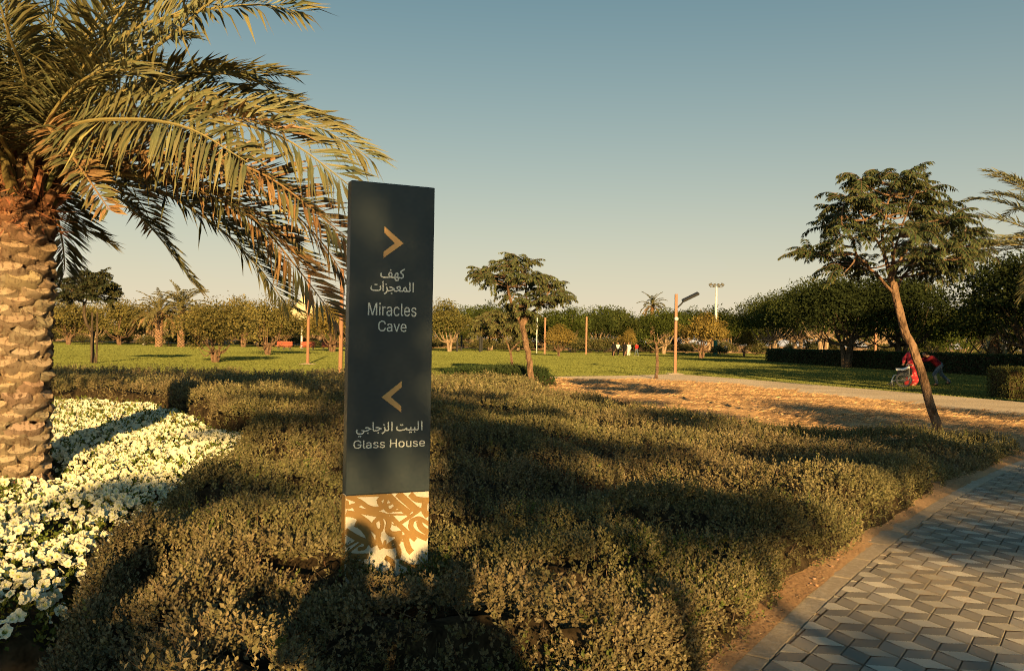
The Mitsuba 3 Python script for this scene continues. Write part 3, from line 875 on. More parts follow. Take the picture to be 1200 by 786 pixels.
def petunia(rng, lobes=5, ring=4):
    """A trumpet with five rounded, ruffled lobes."""
    n = lobes * ring
    a = np.arange(n) * 2 * PI / n
    w = np.abs(np.sin(a * lobes / 2))
    r = 0.80 + 0.22 * w ** 0.7
    z = 0.05 + 0.13 * rng.normal(size=n) - 0.10 * (1 - w)
    rim_ = np.column_stack([np.cos(a) * r, np.sin(a) * r, z])
    mid = np.column_stack([np.cos(a) * 0.42, np.sin(a) * 0.42, np.full(n, -0.03)])
    thr = np.column_stack([np.cos(a) * 0.14, np.sin(a) * 0.14, np.full(n, -0.30)])
    v = np.vstack([rim_, mid, thr, [[0, 0, -0.42]]])
    i = np.arange(n)
    j = (i + 1) % n
    f = np.vstack([np.stack([n + i, i, j], 1), np.stack([n + i, j, n + j], 1), np.stack([2 * n + i, n + i, n + j], 1), np.stack([2 * n + i, n + j, 2 * n + j], 1), np.stack([i * 0 + 3 * n, 2 * n + i, 2 * n + j], 1)])
    c = np.vstack([np.tile((0.78, 0.73, 0.58), (n, 1)), np.tile((0.78, 0.74, 0.53), (n, 1)), np.tile((0.60, 0.58, 0.22), (n, 1)), [[0.45, 0.5, 0.12]]])
    return v, f, c


rng = np.random.default_rng(404)
V, Q = carpet(bed_height, flower_poly, 0.15, 0.10)
flowers = thing('flower_bed', 'bed of white petunias between the clipped shrubs and the date palm', 'flower bed')
part(flowers, 'soil', ply((V, Q), 'mat_twig', True))
L = Leaves()
GREEN = [(0.085, 0.115, 0.022), (0.11, 0.14, 0.03), (0.15, 0.155, 0.035)]
for y0, y1, dens, leaf in [(3, 8, 360, 0.042), (8, 12, 190, 0.055), (12, 19, 100, 0.075)]:
    sprigs(rng, L, lambda x, y: bed_height(x, y) - 0.004, flower_poly.intersection(shapely.box(-30, y0, 0, y1)), dens, leaf, GREEN, 6, 0.7, cull=lambda p: view_cut(p, 0.8), lean=0.5)
part(flowers, 'leaves', L.shape('mat_leaf'))
labels[f'{flowers}__leaves'] = {'kind': 'stuff'}
PALM = np.array([-4.78, 8.25, 0.0])
kinds = [petunia(rng) for _ in range(6)]
shapes = [ply((v, f), 'mat_petal', False, color=c) for v, f, c in kinds]
p = sample_in(rng, flower_poly, 340)
p = p[view_cut(p, 0.6) & (np.hypot(p[:, 0] - PALM[0], p[:, 1] - PALM[1] + 0.2) > 0.62)]
p = p[(fb(p[:, 0], p[:, 1], 2.4, 61) + 0.25 * fb(p[:, 0], p[:, 1], 9, 62)) > rng.uniform(0.30, 0.58, len(p))]
p = p[np.argsort(np.hypot(p[:, 0], p[:, 1]))]
seen = np.abs(p[:, 0]) < 0.6 * p[:, 1]
p = np.vstack([p[seen], p[~seen]])
rest = Leaves()
for q, (x, y) in enumerate(p):
    z = float(bed_height(np.array([x]), np.array([y]))[0]) + rng.uniform(0.005, 0.045)
    nrm = unit(np.array([0.1, -0.50, 0.80]) + 0.62 * rng.normal(size=3))
    e1 = unit(np.cross(nrm, rng.normal(size=3)))
    M = np.eye(4)
    s = rng.uniform(0.020, 0.037)
    M[:3, 0], M[:3, 1], M[:3, 2], M[:3, 3] = e1 * s, np.cross(nrm, e1) * s, nrm * s, (x, y, z)
    if q < 300:
        part(flowers, 'petunia_flower', shapes[q % 6], T(M))
    else:
        v, f, c = kinds[q % 6]
        if y > 9:
            n = 20
            v, c = np.vstack([v[:n:2], v[-1:] * 0.3]), np.vstack([c[:n:2], c[n:n + 1]])
            i = np.arange(10)
            f = np.stack([i * 0 + 10, i, (i + 1) % 10], 1)
            M[:3, :3] *= 1.12
        rest.add_mesh(v @ M[:3, :3].T + M[:3, 3], f, c * rng.uniform(0.93, 1.05))
k = part(flowers, 'flowers_beyond', rest.shape('mat_petal'))
labels[k] = {'kind': 'stuff'}


# ---------------------------------------------------------------- clipped hedges on the right
def hedge(key, line, width, height, leaf, density, cols, seed):
    rng = np.random.default_rng(seed)
    line = LineString(line)
    poly = line.buffer(width / 2, cap_style='flat', join_style='mitre')
    n = max(2, int(line.length / 0.5))
    core = trimesh.creation.extrude_polygon(poly.buffer(-0.10, join_style='mitre'), height - 0.10, engine='earcut')
    part(key, 'branches', ply(core, 'mat_twig'))
    L = Leaves()
    ring = poly.exterior
    m = int(ring.length * height * density)
    s = rng.uniform(0, ring.length, m)
    pt = shapely.get_coordinates(shapely.line_interpolate_point(ring, s))
    pt2 = shapely.get_coordinates(shapely.line_interpolate_point(ring, (s + 0.02) % ring.length))
    tg = unit(pt2 - pt)
    nr = np.column_stack([tg[:, 1], -tg[:, 0], np.zeros(m)]) * (1 if ring.is_ccw else -1)
    z = rng.uniform(0.02, height, m)
    wob = 0.10 * (fb(s, z, 1.2, seed) - 0.5)
    base = np.column_stack([pt, z]) + nr * (wob + rng.normal(-0.03, 0.03, m))[:, None]
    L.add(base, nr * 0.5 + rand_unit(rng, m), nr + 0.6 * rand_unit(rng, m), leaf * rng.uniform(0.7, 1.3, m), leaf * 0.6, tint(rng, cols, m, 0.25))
    p = sample_in(rng, poly, density)
    m = len(p)
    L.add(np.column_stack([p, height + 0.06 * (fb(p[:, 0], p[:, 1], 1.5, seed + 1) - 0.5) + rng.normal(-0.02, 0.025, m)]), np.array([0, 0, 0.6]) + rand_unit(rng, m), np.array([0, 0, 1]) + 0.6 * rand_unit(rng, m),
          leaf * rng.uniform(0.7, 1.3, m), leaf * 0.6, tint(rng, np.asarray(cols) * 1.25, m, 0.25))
    part(key, 'foliage', L.shape('mat_leaf'))


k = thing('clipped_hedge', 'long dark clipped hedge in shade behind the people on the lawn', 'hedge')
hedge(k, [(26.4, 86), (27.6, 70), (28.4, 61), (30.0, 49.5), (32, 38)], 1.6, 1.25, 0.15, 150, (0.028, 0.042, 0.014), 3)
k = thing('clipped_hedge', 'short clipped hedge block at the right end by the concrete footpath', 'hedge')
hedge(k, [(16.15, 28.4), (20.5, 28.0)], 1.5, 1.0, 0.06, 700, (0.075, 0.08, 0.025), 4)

# ================================================================ date palms
def feather(L, pts, width_fn, n, leaf_len, leaf_w, rng, colors, dihedral=0.5, droop=0.25, start=0.10, twist=0.0, fwd=(1.15, 0.5), gap=0.0):
    """Leaflets in two ranks along a midrib."""
    pts = np.asarray(pts)
    seg = np.linalg.norm(np.diff(pts, axis=0), axis=1)
    s = np.concatenate([[0], np.cumsum(seg)])
    t = np.linspace(start, 1.0, n) + rng.normal(0, 0.25 / n, n)
    t = np.clip(t, 0, 1)
    P = np.stack([np.interp(t * s[-1], s, pts[:, k]) for k in range(3)], 1)
    Q = np.stack([np.interp(np.clip(t + 0.02, 0, 1) * s[-1], s, pts[:, k]) for k in range(3)], 1)
    P0 = np.stack([np.interp(np.clip(t - 0.02, 0, 1) * s[-1], s, pts[:, k]) for k in range(3)], 1)
    tg = unit(Q - P0)
    side = unit(np.cross(tg, [0, 0, 1.0]) + 1e-6)
    nr = np.cross(side, tg)
    tw = (twist * np.clip(t * 2.2, 0, 1))[:, None]
    side, nr = side * np.cos(tw) + nr * np.sin(tw), nr * np.cos(tw) - side * np.sin(tw)
    prof = np.clip(np.sin(PI * np.clip(0.16 + 0.68 * t, 0, 1)), 0, 1) ** 0.7
    prof = np.where(t < 0.22, prof * (0.35 + 0.65 * (t - start) / (0.22 - start + 1e-6)), prof)
    for sg in (-1, 1):
        keep = rng.random(n) > gap
        m = int(keep.sum())
        a = np.interp(t[keep], [0, 1], fwd) + rng.normal(0, 0.10, m)
        di = dihedral + rng.normal(0, 0.17, m)
        o = side[keep] * (sg * np.cos(di))[:, None] + nr[keep] * np.sin(di)[:, None]
        d = unit(tg[keep] * np.cos(a)[:, None] + o * np.sin(a)[:, None])
        ln = leaf_len * prof[keep] * rng.uniform(0.85, 1.1, m)
        w = leaf_w * rng.uniform(0.8, 1.2, m)
        fn = unit(np.cross(d, tg[keep]) * sg + 0.3 * rng.normal(size=(m, 3)))
        sd = np.cross(d, fn)
        b = P[keep]
        dr_ = (droop * rng.uniform(0.4, 1.4, m))[:, None] * ln[:, None] * np.array([0, 0, -1.0])
        mid = b + d * (ln * 0.5)[:, None] + dr_ * 0.22
        tip = b + d * ln[:, None] + dr_
        fold = fn * (w * 0.25)[:, None]
        v = np.stack([b, mid - sd * w[:, None] / 2 + fold, mid, mid + sd * w[:, None] / 2 + fold, tip], 1).reshape(-1, 3)
        o5 = 5 * np.arange(m)[:, None]
        f = np.concatenate([o5 + [0, 1, 2], o5 + [0, 2, 3], o5 + [1, 4, 2], o5 + [2, 4, 3]], 1).reshape(-1, 3)
        col = np.asarray(colors)[rng.integers(len(colors), size=m)] * np.exp(rng.normal(0, 0.2, (m, 1)))
        col = np.repeat(col, 5, 0)
        yellow = np.tile(np.array([0, 0, 0.15, 0, 1.0]), m)[:, None] * np.repeat(np.interp(t[keep], [0.2, 1], [0.05, 0.45]), 5)[:, None]
        col = col * (1 - yellow) + np.array([0.34, 0.25, 0.09]) * yellow
        L.add_mesh(v, f, col)


def arc(p0, az, el, length, droop, n=18, sway=0.0):
    """A midrib that leaves p0 and bends down under its weight."""
    pts = [np.asarray(p0, float)]
    ds = length / (n - 1)
    for k in range(n - 1):
        t = k / (n - 1)
        e = el - droop * t ** 1.25
        a = az + sway * t
        pts.append(pts[-1] + ds * np.array([math.cos(a) * math.cos(e), math.sin(a) * math.cos(e), math.sin(e)]))
    return np.array(pts)


GREY_GREEN = [(0.125, 0.132, 0.066), (0.150, 0.146, 0.074), (0.105, 0.118, 0.060), (0.175, 0.158, 0.080)]
DRY = [(0.25, 0.135, 0.065), (0.20, 0.12, 0.06), (0.16, 0.11, 0.055), (0.29, 0.17, 0.085)]
MIDRIB, DRYRIB = (0.30, 0.24, 0.10), (0.28, 0.17, 0.08)


def add_frond(palm, pts, rng, colors, rib, n=72, leaf_len=0.46, leaf_w=0.034, r0=0.026, label=None, **kw):
    R = Leaves()
    m = tube(pts, np.linspace(r0, 0.004, len(pts)), 5)
    R.add_mesh(m.vertices, m.faces, rib)
    k = part(palm, 'frond', R.shape('mat_frond'))
    if label:
        labels[k] = {'label': label}
    L = Leaves()
    feather(L, pts, None, n, leaf_len, leaf_w, rng, colors, **kw)
    kk = part(k, 'leaflets', L.shape('mat_frond'))
    labels[kk] = {'kind': 'stuff'}


def boot(rng, width, height, out):
    """The stub of an old leaf: it grows out and up from the trunk and ends in a lens-shaped cut."""
    m = 12
    a = np.arange(m) * 2 * PI / m
    lens = lambda w, h: np.column_stack([np.cos(a) * w / 2, np.where(np.sin(a) < 0, np.sin(a) * h * 0.66, np.sin(a) * h * 0.40)])   # noqa: E731
    secs = []
    for t, w, h, o, z in [(0, 1.12, 1.25, -0.07, -0.085), (0.55, 1.06, 1.06, out * 0.62, -0.02), (0.92, 1.0, 0.90, out * 0.98, 0.012), (1.0, 0.90, 0.74, out * 1.03, 0.022)]:
        q = lens(width * w, height * h)
        jit = 1 + rng.normal(0, 0.11, (m, 1))
        q = q * jit
        secs.append(np.column_stack([q[:, 0], np.full(m, o) - np.abs(q[:, 0]) ** 2 * 1.6 + rng.normal(0, 0.005, m) - q[:, 1] * (0.15 + 0.30 * t), q[:, 1] + z]))
    cap = secs[3] * [0.97, 1, 0.97] + [0, -0.002, 0]
    mid = np.column_stack([cap[:, 0] * 0.55, np.full(m, out * 0.90) - cap[:, 2] * 0.42 + rng.normal(0, 0.006, m), cap[:, 2] * 0.55 + rng.normal(0, 0.004, m)])
    v = np.vstack(secs + [cap, mid, [[0.0, out * 0.92 + rng.normal(0, 0.006), 0.006]]])
    f = []
    i = np.arange(m)
    j = (i + 1) % m
    for s in (0, 1, 2, 4):
        f += [np.stack([s * m + i, (s + 1) * m + i, (s + 1) * m + j], 1), np.stack([s * m + i, (s + 1) * m + j, s * m + j], 1)]
    f.append(np.stack([i * 0 + 6 * m, 5 * m + j, 5 * m + i], 1))
    return v, np.vstack(f)                              # x across, y outwards, z up


def boot_trunk(palm, base, top_z, radius, rng, rows_gap=0.135, around=6, size=(0.27, 0.112), out=0.10, tone=(0.43, 0.32, 0.225), pieces=True):
    core = tube(np.array([[base[0], base[1], z] for z in np.linspace(-0.1, top_z, 8)]), radius * np.array([1.1, 0.98, 0.96, 0.95, 0.95, 0.96, 1.0, 0.9]), 16)
    trunk = part(palm, 'trunk', ply(core, 'mat_bark_dark'))
    kinds = [boot(rng, size[0], size[1], out) for _ in range(6)]
    k = 0
    z = 0.12
    joined = Leaves()
    while z < top_z - 0.05:
        for q in range(around):
            a = (q + 0.5 * (k % 2)) * 2 * PI / around + 0.06 * k + rng.normal(0, 0.03)
            v, f = kinds[rng.integers(6)]
            ca, sa = math.cos(a - PI / 2), math.sin(a - PI / 2)
            s = rng.uniform(0.85, 1.15)
            vv = v * [s * rng.uniform(0.85, 1.12), rng.uniform(0.75, 1.2), s * rng.uniform(0.85, 1.2)]
            tl = rng.normal(0, 0.10)
            vv = np.column_stack([vv[:, 0] * math.cos(tl) - vv[:, 2] * math.sin(tl), vv[:, 1], vv[:, 0] * math.sin(tl) + vv[:, 2] * math.cos(tl)])
            vv = vv + 0.010 * (meshkit.fbm(vv * 28 + rng.uniform(0, 50, 3), 2)[:, None] - 0.5) * [1, 2.2, 1.6]
            r = radius * 0.93
            w = np.column_stack([vv[:, 0] * ca - (vv[:, 1] + r) * sa, vv[:, 0] * sa + (vv[:, 1] + r) * ca, vv[:, 2] + z + rng.normal(0, 0.012)]) + [base[0], base[1], 0]
            c = np.tile(tint(rng, tone, 1, 0.10, 0.04), (len(w), 1)) * np.exp(rng.normal(0, 0.06, (len(w), 1)))
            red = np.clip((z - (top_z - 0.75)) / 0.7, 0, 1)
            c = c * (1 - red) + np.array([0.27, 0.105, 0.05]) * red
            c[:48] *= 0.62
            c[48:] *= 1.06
            if pieces:
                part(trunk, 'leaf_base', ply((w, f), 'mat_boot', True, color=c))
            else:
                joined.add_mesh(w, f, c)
        z += rows_gap
        k += 1
    if not pieces:
        kk = part(trunk, 'leaf_bases', joined.shape('mat_tinted'))
        labels[kk] = {'kind': 'stuff'}
    return trunk




def boot_weather(p, n, uv):
    fibre = fbm(p.x * 55, p.y * 55, p.z * 11, 3)
    blotch = fbm(p.x * 9, p.y * 9, p.z * 9, 3)
    return dr.clip(smoothstep(0.50, 0.72, fibre) * 0.75 + smoothstep(0.55, 0.75, blotch) * 0.4, 0, 0.9)


scene['mat_boot'] = bumped({'type': 'blendbsdf', 'weight': proc(boot_weather), 'a': principled(vcol(), 0.85, 0.15), 'b': principled(rgb(0.14, 0.085, 0.055), 0.95, 0.05)},
                           lambda p, n, uv: fbm(p.x * 40, p.y * 40, p.z * 16, 3) * 0.6 + fbm(p.x * 120, p.y * 120, p.z * 120, 2) * 0.4, 0.05)

rng = np.random.default_rng(2024)
palm = thing('date_palm', 'large date palm with scaly trunk and golden drooping fronds beside the white flowers', 'palm tree')
boot_trunk(palm, PALM, 2.95, 0.215, rng, 0.100)
HEART = PALM + [0.02, 0, 3.12]
# fibre and stubs round the heart, and dry fibre between the leaf bases
L = Leaves()
n = 1500
a, z = rng.uniform(0, 2 * PI, n), rng.uniform(0.05, 2.8, n)
o = np.column_stack([np.cos(a), np.sin(a), np.zeros(n)])
L.add(PALM + o * rng.uniform(0.22, 0.285, n)[:, None] + np.column_stack([np.zeros((n, 2)), z]), o * 0.5 + rand_unit(rng, n) + [0, 0, 0.2], rand_unit(rng, n), rng.uniform(0.03, 0.10, n), rng.uniform(0.003, 0.010, n), tint(rng, (0.22, 0.13, 0.075), n, 0.35))
n = 260
a, z = rng.uniform(0, 2 * PI, n), rng.uniform(0.0, 0.16, n)
o = np.column_stack([np.cos(a), np.sin(a), np.zeros(n)])
L.add(PALM + o * 0.26 + np.column_stack([np.zeros((n, 2)), z + 0.1]), o + [0, 0, -0.7] + 0.4 * rand_unit(rng, n), o + [0, 0, 1], rng.uniform(0.08, 0.22, n), rng.uniform(0.01, 0.03, n), tint(rng, (0.16, 0.075, 0.045), n, 0.3))
for k in range(46):
    a, z = rng.uniform(0, 2 * PI), rng.uniform(2.72, 3.35)
    r = 0.25 - 0.10 * (z - 2.7)
    o = np.array([math.cos(a), math.sin(a), 0])
    p0 = PALM + o * r * 0.8 + [0, 0, z]
    p1 = p0 + o * rng.uniform(0.10, 0.26) + [0, 0, rng.uniform(0.16, 0.42)]
    m = tube(np.array([p0, (p0 + p1) / 2 + o * 0.02, p1]), np.array([0.055, 0.045, 0.03]) * rng.uniform(0.7, 1.2), 6)
    L.add_mesh(m.vertices, m.faces, tint(rng, [(0.26, 0.11, 0.055), (0.17, 0.15, 0.06), (0.22, 0.13, 0.07)][k % 3], 1)[0])
n = 900
a, z = rng.uniform(0, 2 * PI, n), rng.uniform(2.6, 3.5, n)
o = np.column_stack([np.cos(a), np.sin(a), np.zeros(n)])
L.add(PALM + o * (0.27 - 0.12 * (z - 2.6))[:, None] + np.column_stack([np.zeros((n, 2)), z]), o * 0.5 + rand_unit(rng, n) + [0, 0, -0.2], rand_unit(rng, n), rng.uniform(0.1, 0.34, n), rng.uniform(0.008, 0.03, n),
      tint(rng, (0.24, 0.10, 0.05), n, 0.35))
core = trimesh.creation.icosphere(2, 1.0)
L.add_mesh(core.vertices * [0.22, 0.22, 0.5] + HEART + [0, 0, 0.05], core.faces, (0.12, 0.06, 0.035))
k = part(palm, 'crown_fibre', L.shape('mat_tinted'))
labels[k] = {'kind': 'stuff'}
for k in range(3):                                        # bare flower stalks
    a = rng.uniform(-1.9, -0.3)
    pts = arc(HEART + [0, 0, 0.2], a, 1.2, 0.8, 0.9, 10)
    part(palm, 'flower_stalk', ply(tube(pts, np.linspace(0.018, 0.01, 10), 6), 'mat_gold'))


def from_pixels(path, depths):
    return smooth_path([HEART + [0, 0, 0.05]] + [at(px, py, d) for (px, py), d in zip(path, depths)], 22)


HERO = [  # fronds whose course the photograph shows
    ([(100, 140), (190, 128), (270, 143), (340, 166), (428, 232)], [8.0, 7.8, 7.6, 7.5, 7.4], 'g', 0.50),
    ([(110, 120), (200, 107), (290, 122), (370, 148), (432, 184)], [8.3, 8.3, 8.3, 8.3, 8.3], 'g', 0.48),
    ([(85, 100), (150, 38), (229, 14), (300, 6), (350, 14)], [8.0, 7.7, 7.5, 7.4, 7.4], 'g', 0.52),
    ([(100, 110), (190, 50), (260, -6), (340, -30)], [7.9, 7.5, 7.2, 7.0], 'g', 0.52),
    ([(120, 130), (214, 88), (280, 90), (338, 112)], [8.8, 9.4, 9.8, 10.1], 'd', 0.42),
    ([(130, 180), (220, 182), (310, 205), (406, 278)], [8.0, 7.8, 7.7, 7.6], 'o', 0.44),
    ([(110, 190), (200, 205), (290, 250), (345, 310), (392, 372)], [8.2, 8.2, 8.2, 8.2, 8.2], 'o', 0.42),
    ([(100, 195), (180, 220), (250, 262), (300, 310), (336, 358)], [8.5, 8.6, 8.7, 8.8, 8.8], 'd', 0.40),
    ([(140, 175), (230, 190), (310, 225), (365, 270), (402, 320)], [8.3, 8.5, 8.6, 8.7, 8.7], 'o', 0.42),
    ([(50, 150), (75, 172), (100, 205), (128, 246)], [7.7, 7.3, 7.0, 6.8], 'o', 0.26),
    ([(90, 205), (130, 225), (180, 270), (228, 334)], [9.0, 9.6, 10.1, 10.5], 'd', 0.36),
    ([(60, 210), (78, 240), (100, 268), (128, 285)], [9.0, 9.5, 9.8, 10.0], 'd', 0.36),
    ([(50, 215), (66, 250), (74, 290), (76, 318)], [8.8, 9.2, 9.5, 9.6], 'd', 0.36),
    ([(80, 150), (150, 140), (220, 150), (290, 190)], [7.6, 7.0, 6.6, 6.3], 'g', 0.46),
    ([(70, 120), (110, 60), (150, 0), (190, -60)], [8.0, 7.7, 7.4, 7.2], 'g', 0.48),
    ([(50, 110), (60, 40), (80, -40), (110, -90)], [8.3, 8.4, 8.4, 8.4], 'd', 0.46),
    ([(30, 100), (10, 40), (-10, -30)], [7.6, 7.0, 6.6], 'g', 0.48),
    ([(20, 140), (-30, 110), (-90, 120), (-160, 190)], [7.8, 7.4, 7.2, 7.1], 'g', 0.48),
]
SETS = {'g': GREY_GREEN + [(0.17, 0.15, 0.062)], 'd': [(0.075, 0.085, 0.042), (0.095, 0.10, 0.046), (0.12, 0.105, 0.05)], 'o': DRY + GREY_GREEN[:2]}
for path, depths, kind, ll in HERO:
    pts = from_pixels(path, depths)
    add_frond(palm, pts, rng, SETS[kind], DRYRIB if kind == 'o' else MIDRIB, 104, ll * 1.15, 0.036 if kind != 'd' else 0.032, droop=0.34 if kind == 'g' else 0.15,
              dihedral=0.42 if kind != 'd' else 0.3, gap=0.05, fwd=(1.25, 0.72), twist=(-0.85 if path[-1][0] > 250 and kind != 'd' else -0.3) + rng.normal(0, 0.15))
for k in range(38):                                       # the rest of the crown, all round
    lvl = k / 38
    az = k * 2.39996 + rng.normal(0, 0.15)
    facing = math.cos(az + PI / 2)                        # towards the camera
    el = 1.35 - 1.25 * lvl + rng.normal(0, 0.08)
    if facing > 0.55 and el < 0.5:
        el += 0.35
    ln = rng.uniform(2.9, 3.7) * (0.85 if facing > 0.5 else 1) * (0.82 if math.cos(az) > 0.5 else 1)
    pts = arc(HEART + [0.10 * math.cos(az), 0.10 * math.sin(az), 0.0], az, el, ln, rng.uniform(0.85, 1.25) * (0.8 + 0.4 * (1 - lvl)), 20, rng.normal(0, 0.15))
    cols = SETS['g'] if lvl < 0.62 else (SETS['d'] if k % 2 else SETS['o'])
    add_frond(palm, pts, rng, cols, MIDRIB, 92, rng.uniform(0.48, 0.58), 0.036, droop=0.28, gap=0.03, fwd=(1.2, 0.68))


def simple_palm(key, base, trunk_h, radius, flen, nfronds, seed, leaf_w=0.06, nleaf=40, cols=GREY_GREEN, fibre=(0.26, 0.115, 0.06), lowest=-0.5, dry_low=True):
    rng = np.random.default_rng(seed)
    base = np.asarray(base, float)
    boot_trunk(key, base, trunk_h, radius, rng, 0.2, 6, (0.3, 0.2), 0.07, (0.36, 0.21, 0.13), pieces=False)
    core = trimesh.creation.icosphere(2, 1.0)
    m = trimesh.Trimesh(core.vertices * [radius * 1.1, radius * 1.1, 0.6] + base + [0, 0, trunk_h], core.faces)
    part(key, 'crown_fibre', ply(m, 'mat_bark_dark'))
    for k in range(nfronds):
        lvl = k / nfronds
        az = k * 2.39996 + rng.normal(0, 0.2)
        el = 1.4 + (lowest - 1.4) * lvl + rng.normal(0, 0.08)
        pts = arc(base + [0, 0, trunk_h + 0.25], az, el, flen * rng.uniform(0.85, 1.1), rng.uniform(0.9, 1.5), 12, rng.normal(0, 0.15))
        add_frond(key, pts, rng, cols if (lvl < 0.75 or not dry_low) else DRY + cols, MIDRIB, nleaf, flen * 0.16, leaf_w, 0.03, droop=0.3)


k = thing('date_palm', 'pale green date palm reaching into the right edge of the picture behind the footpath', 'palm tree')
simple_palm(k, foot(1247, 25.0), 4.2, 0.28, 3.6, 34, 11, 0.045, 66, [(0.16, 0.165, 0.085), (0.20, 0.19, 0.10), (0.13, 0.14, 0.07)], dry_low=False, lowest=0.12)
k = thing('date_palm', 'small date palm with limp dry hanging fronds by the long hedge on the right', 'palm tree')
simple_palm(k, foot(1166, 62.0), 2.3, 0.25, 2.6, 24, 12, 0.08, 26, [(0.14, 0.13, 0.07), (0.24, 0.20, 0.12)], lowest=-1.3)
k = thing('date_palm', 'taller of the two distant date palms on the left, with a full feathery crown', 'palm tree')
simple_palm(k, foot(212, 118.0), 5.1, 0.42, 4.6, 44, 13, 0.16, 26, [(0.13, 0.12, 0.05), (0.16, 0.14, 0.055), (0.10, 0.10, 0.05)])
k = thing('date_palm', 'shorter of the two distant date palms on the left, with a brown collar', 'palm tree')
simple_palm(k, foot(186, 116.0), 4.4, 0.42, 4.0, 38, 14, 0.15, 24, [(0.15, 0.125, 0.05), (0.12, 0.11, 0.05)])
k = thing('date_palm', 'far palm whose small spiky crown rises above the dark treeline', 'palm tree')
simple_palm(k, foot(764, 150.0), 8.0, 0.3, 2.9, 26, 15, 0.18, 20, [(0.07, 0.075, 0.03), (0.09, 0.09, 0.035)])

# ================================================================ feathery young trees
def limb_tree(key, limbs, tips, rng, frond=0.42, per_tip=11, pinna=0.10, pinna_w=0.032, cols=None, npairs=13, bark='mat_bark', sides=8, mat='mat_leaf', flat=0.45, droop=0.9, dihedral=-0.45):
    """limbs: (points, start radius, end radius), the first one the trunk; tips: where the leaf rosettes sit."""
    cols = cols or [(0.046, 0.068, 0.028), (0.056, 0.076, 0.030), (0.040, 0.060, 0.028)]
    nodes = []
    for q, (pts, r0, r1) in enumerate(limbs):
        path = smooth_path(pts, 16 if q == 0 else 12)
        if q == 0:
            rad = np.linspace(r0, r1, len(path)); rad[0] *= 1.35; rad[1] *= 1.1
        else:
            rad = np.linspace(r0, r1, len(path))
        path = path + rng.normal(0, 0.012, path.shape) * (np.arange(len(path)) > 0)[:, None]
        part(key, 'trunk' if q == 0 else 'limb', ply(tube(path, rad, sides), bark, 50))
        nodes += [(p, r) for p, r in list(zip(path, rad))[(9 if q == 0 else 2):]]
    NP = np.array([p for p, _ in nodes])
    twigs = []
    L = Leaves()
    for tip in tips:
        tip = np.asarray(tip, float)
        dd = np.linalg.norm(NP - tip, axis=1) + 0.8 * np.clip(NP[:, 2] - tip[2] + 0.15, 0, 9)
        b = NP[np.argmin(dd)]
        mid = (b + tip) / 2 + [0, 0, -0.06 * np.linalg.norm(tip - b)] + rng.normal(0, 0.04, 3)
        pts = smooth_path([b, mid, tip], 7)
        twigs.append(tube(pts, np.linspace(0.015, 0.006, 7) * (frond / 0.42), 5, False))
        outward = unit(tip - b) * [1, 1, 0.3]
        for j in range(per_tip):
            az = rng.uniform(0, 2 * PI)
            o = unit(np.array([math.cos(az), math.sin(az), 0]) + 0.7 * outward)
            el = rng.normal(flat, 0.28)
            f = frond * rng.uniform(0.7, 1.15)
            pts = arc(tip + rng.normal(0, 0.03, 3), math.atan2(o[1], o[0]), el, f, droop * rng.uniform(0.7, 1.3), 7)
            twigs.append(tube(pts, np.linspace(0.0045, 0.002, 7) * (frond / 0.42), 3, False))
            feather(L, pts, None, npairs, pinna, pinna_w, rng, np.asarray(cols) * math.exp(rng.normal(0, 0.16)), dihedral=dihedral, droop=0.3, start=0.14, fwd=(1.3, 0.9))
    part(key, 'branches', ply(cat(*twigs), bark))
    k = part(key, 'foliage', L.shape(mat))


def crown_tips(rng, centres, n, spread=(0.35, 0.35, 0.16)):
    c = np.asarray(centres, float)
    return c[rng.integers(len(c), size=n)] + rng.normal(size=(n, 3)) * spread


rng = np.random.default_rng(8)
# the leaning tree on the right
D = 14.4
t = thing('young_tree', 'leaning young tree with a dark feathery crown at the edge of the paved path', 'tree')
trunk = [on_ground(1101, 521), at(1096, 490, D), at(1084, 452, D), at(1070, 412, D), at(1058, 378, D), at(1049, 345, D), at(1045, 325, D)]
limbs = [(trunk, 0.082, 0.062),
         ([trunk[-2], at(1040, 310, D - 0.1), at(1034, 285, D - 0.2), at(1038, 250, D - 0.3), at(1046, 215, D - 0.4)], 0.042, 0.010),
         ([trunk[-1], at(1036, 300, D + 0.1), at(1022, 270, D + 0.2), at(1005, 248, D + 0.2), at(995, 235, D + 0.2)], 0.028, 0.007),
         ([trunk[-2], at(1022, 316, D - 0.1), at(1006, 300, D - 0.3), at(1000, 280, D - 0.5), at(990, 266, D - 0.7)], 0.028, 0.009),
         ([trunk[-1], at(1058, 300, D + 0.2), at(1078, 275, D + 0.3), at(1100, 262, D + 0.5)], 0.028, 0.007),
         ([trunk[-2], at(1060, 320, D + 0.3), at(1090, 305, D + 0.5), at(1120, 290, D + 0.6)], 0.026, 0.007),
         ([trunk[-1], at(1050, 290, D - 0.4), at(1062, 250, D - 0.8), at(1075, 222, D - 1.0)], 0.026, 0.007),
         ([trunk[-1], at(1046, 300, D + 0.6), at(1044, 260, D + 1.1), at(1050, 225, D + 1.4)], 0.026, 0.007)]
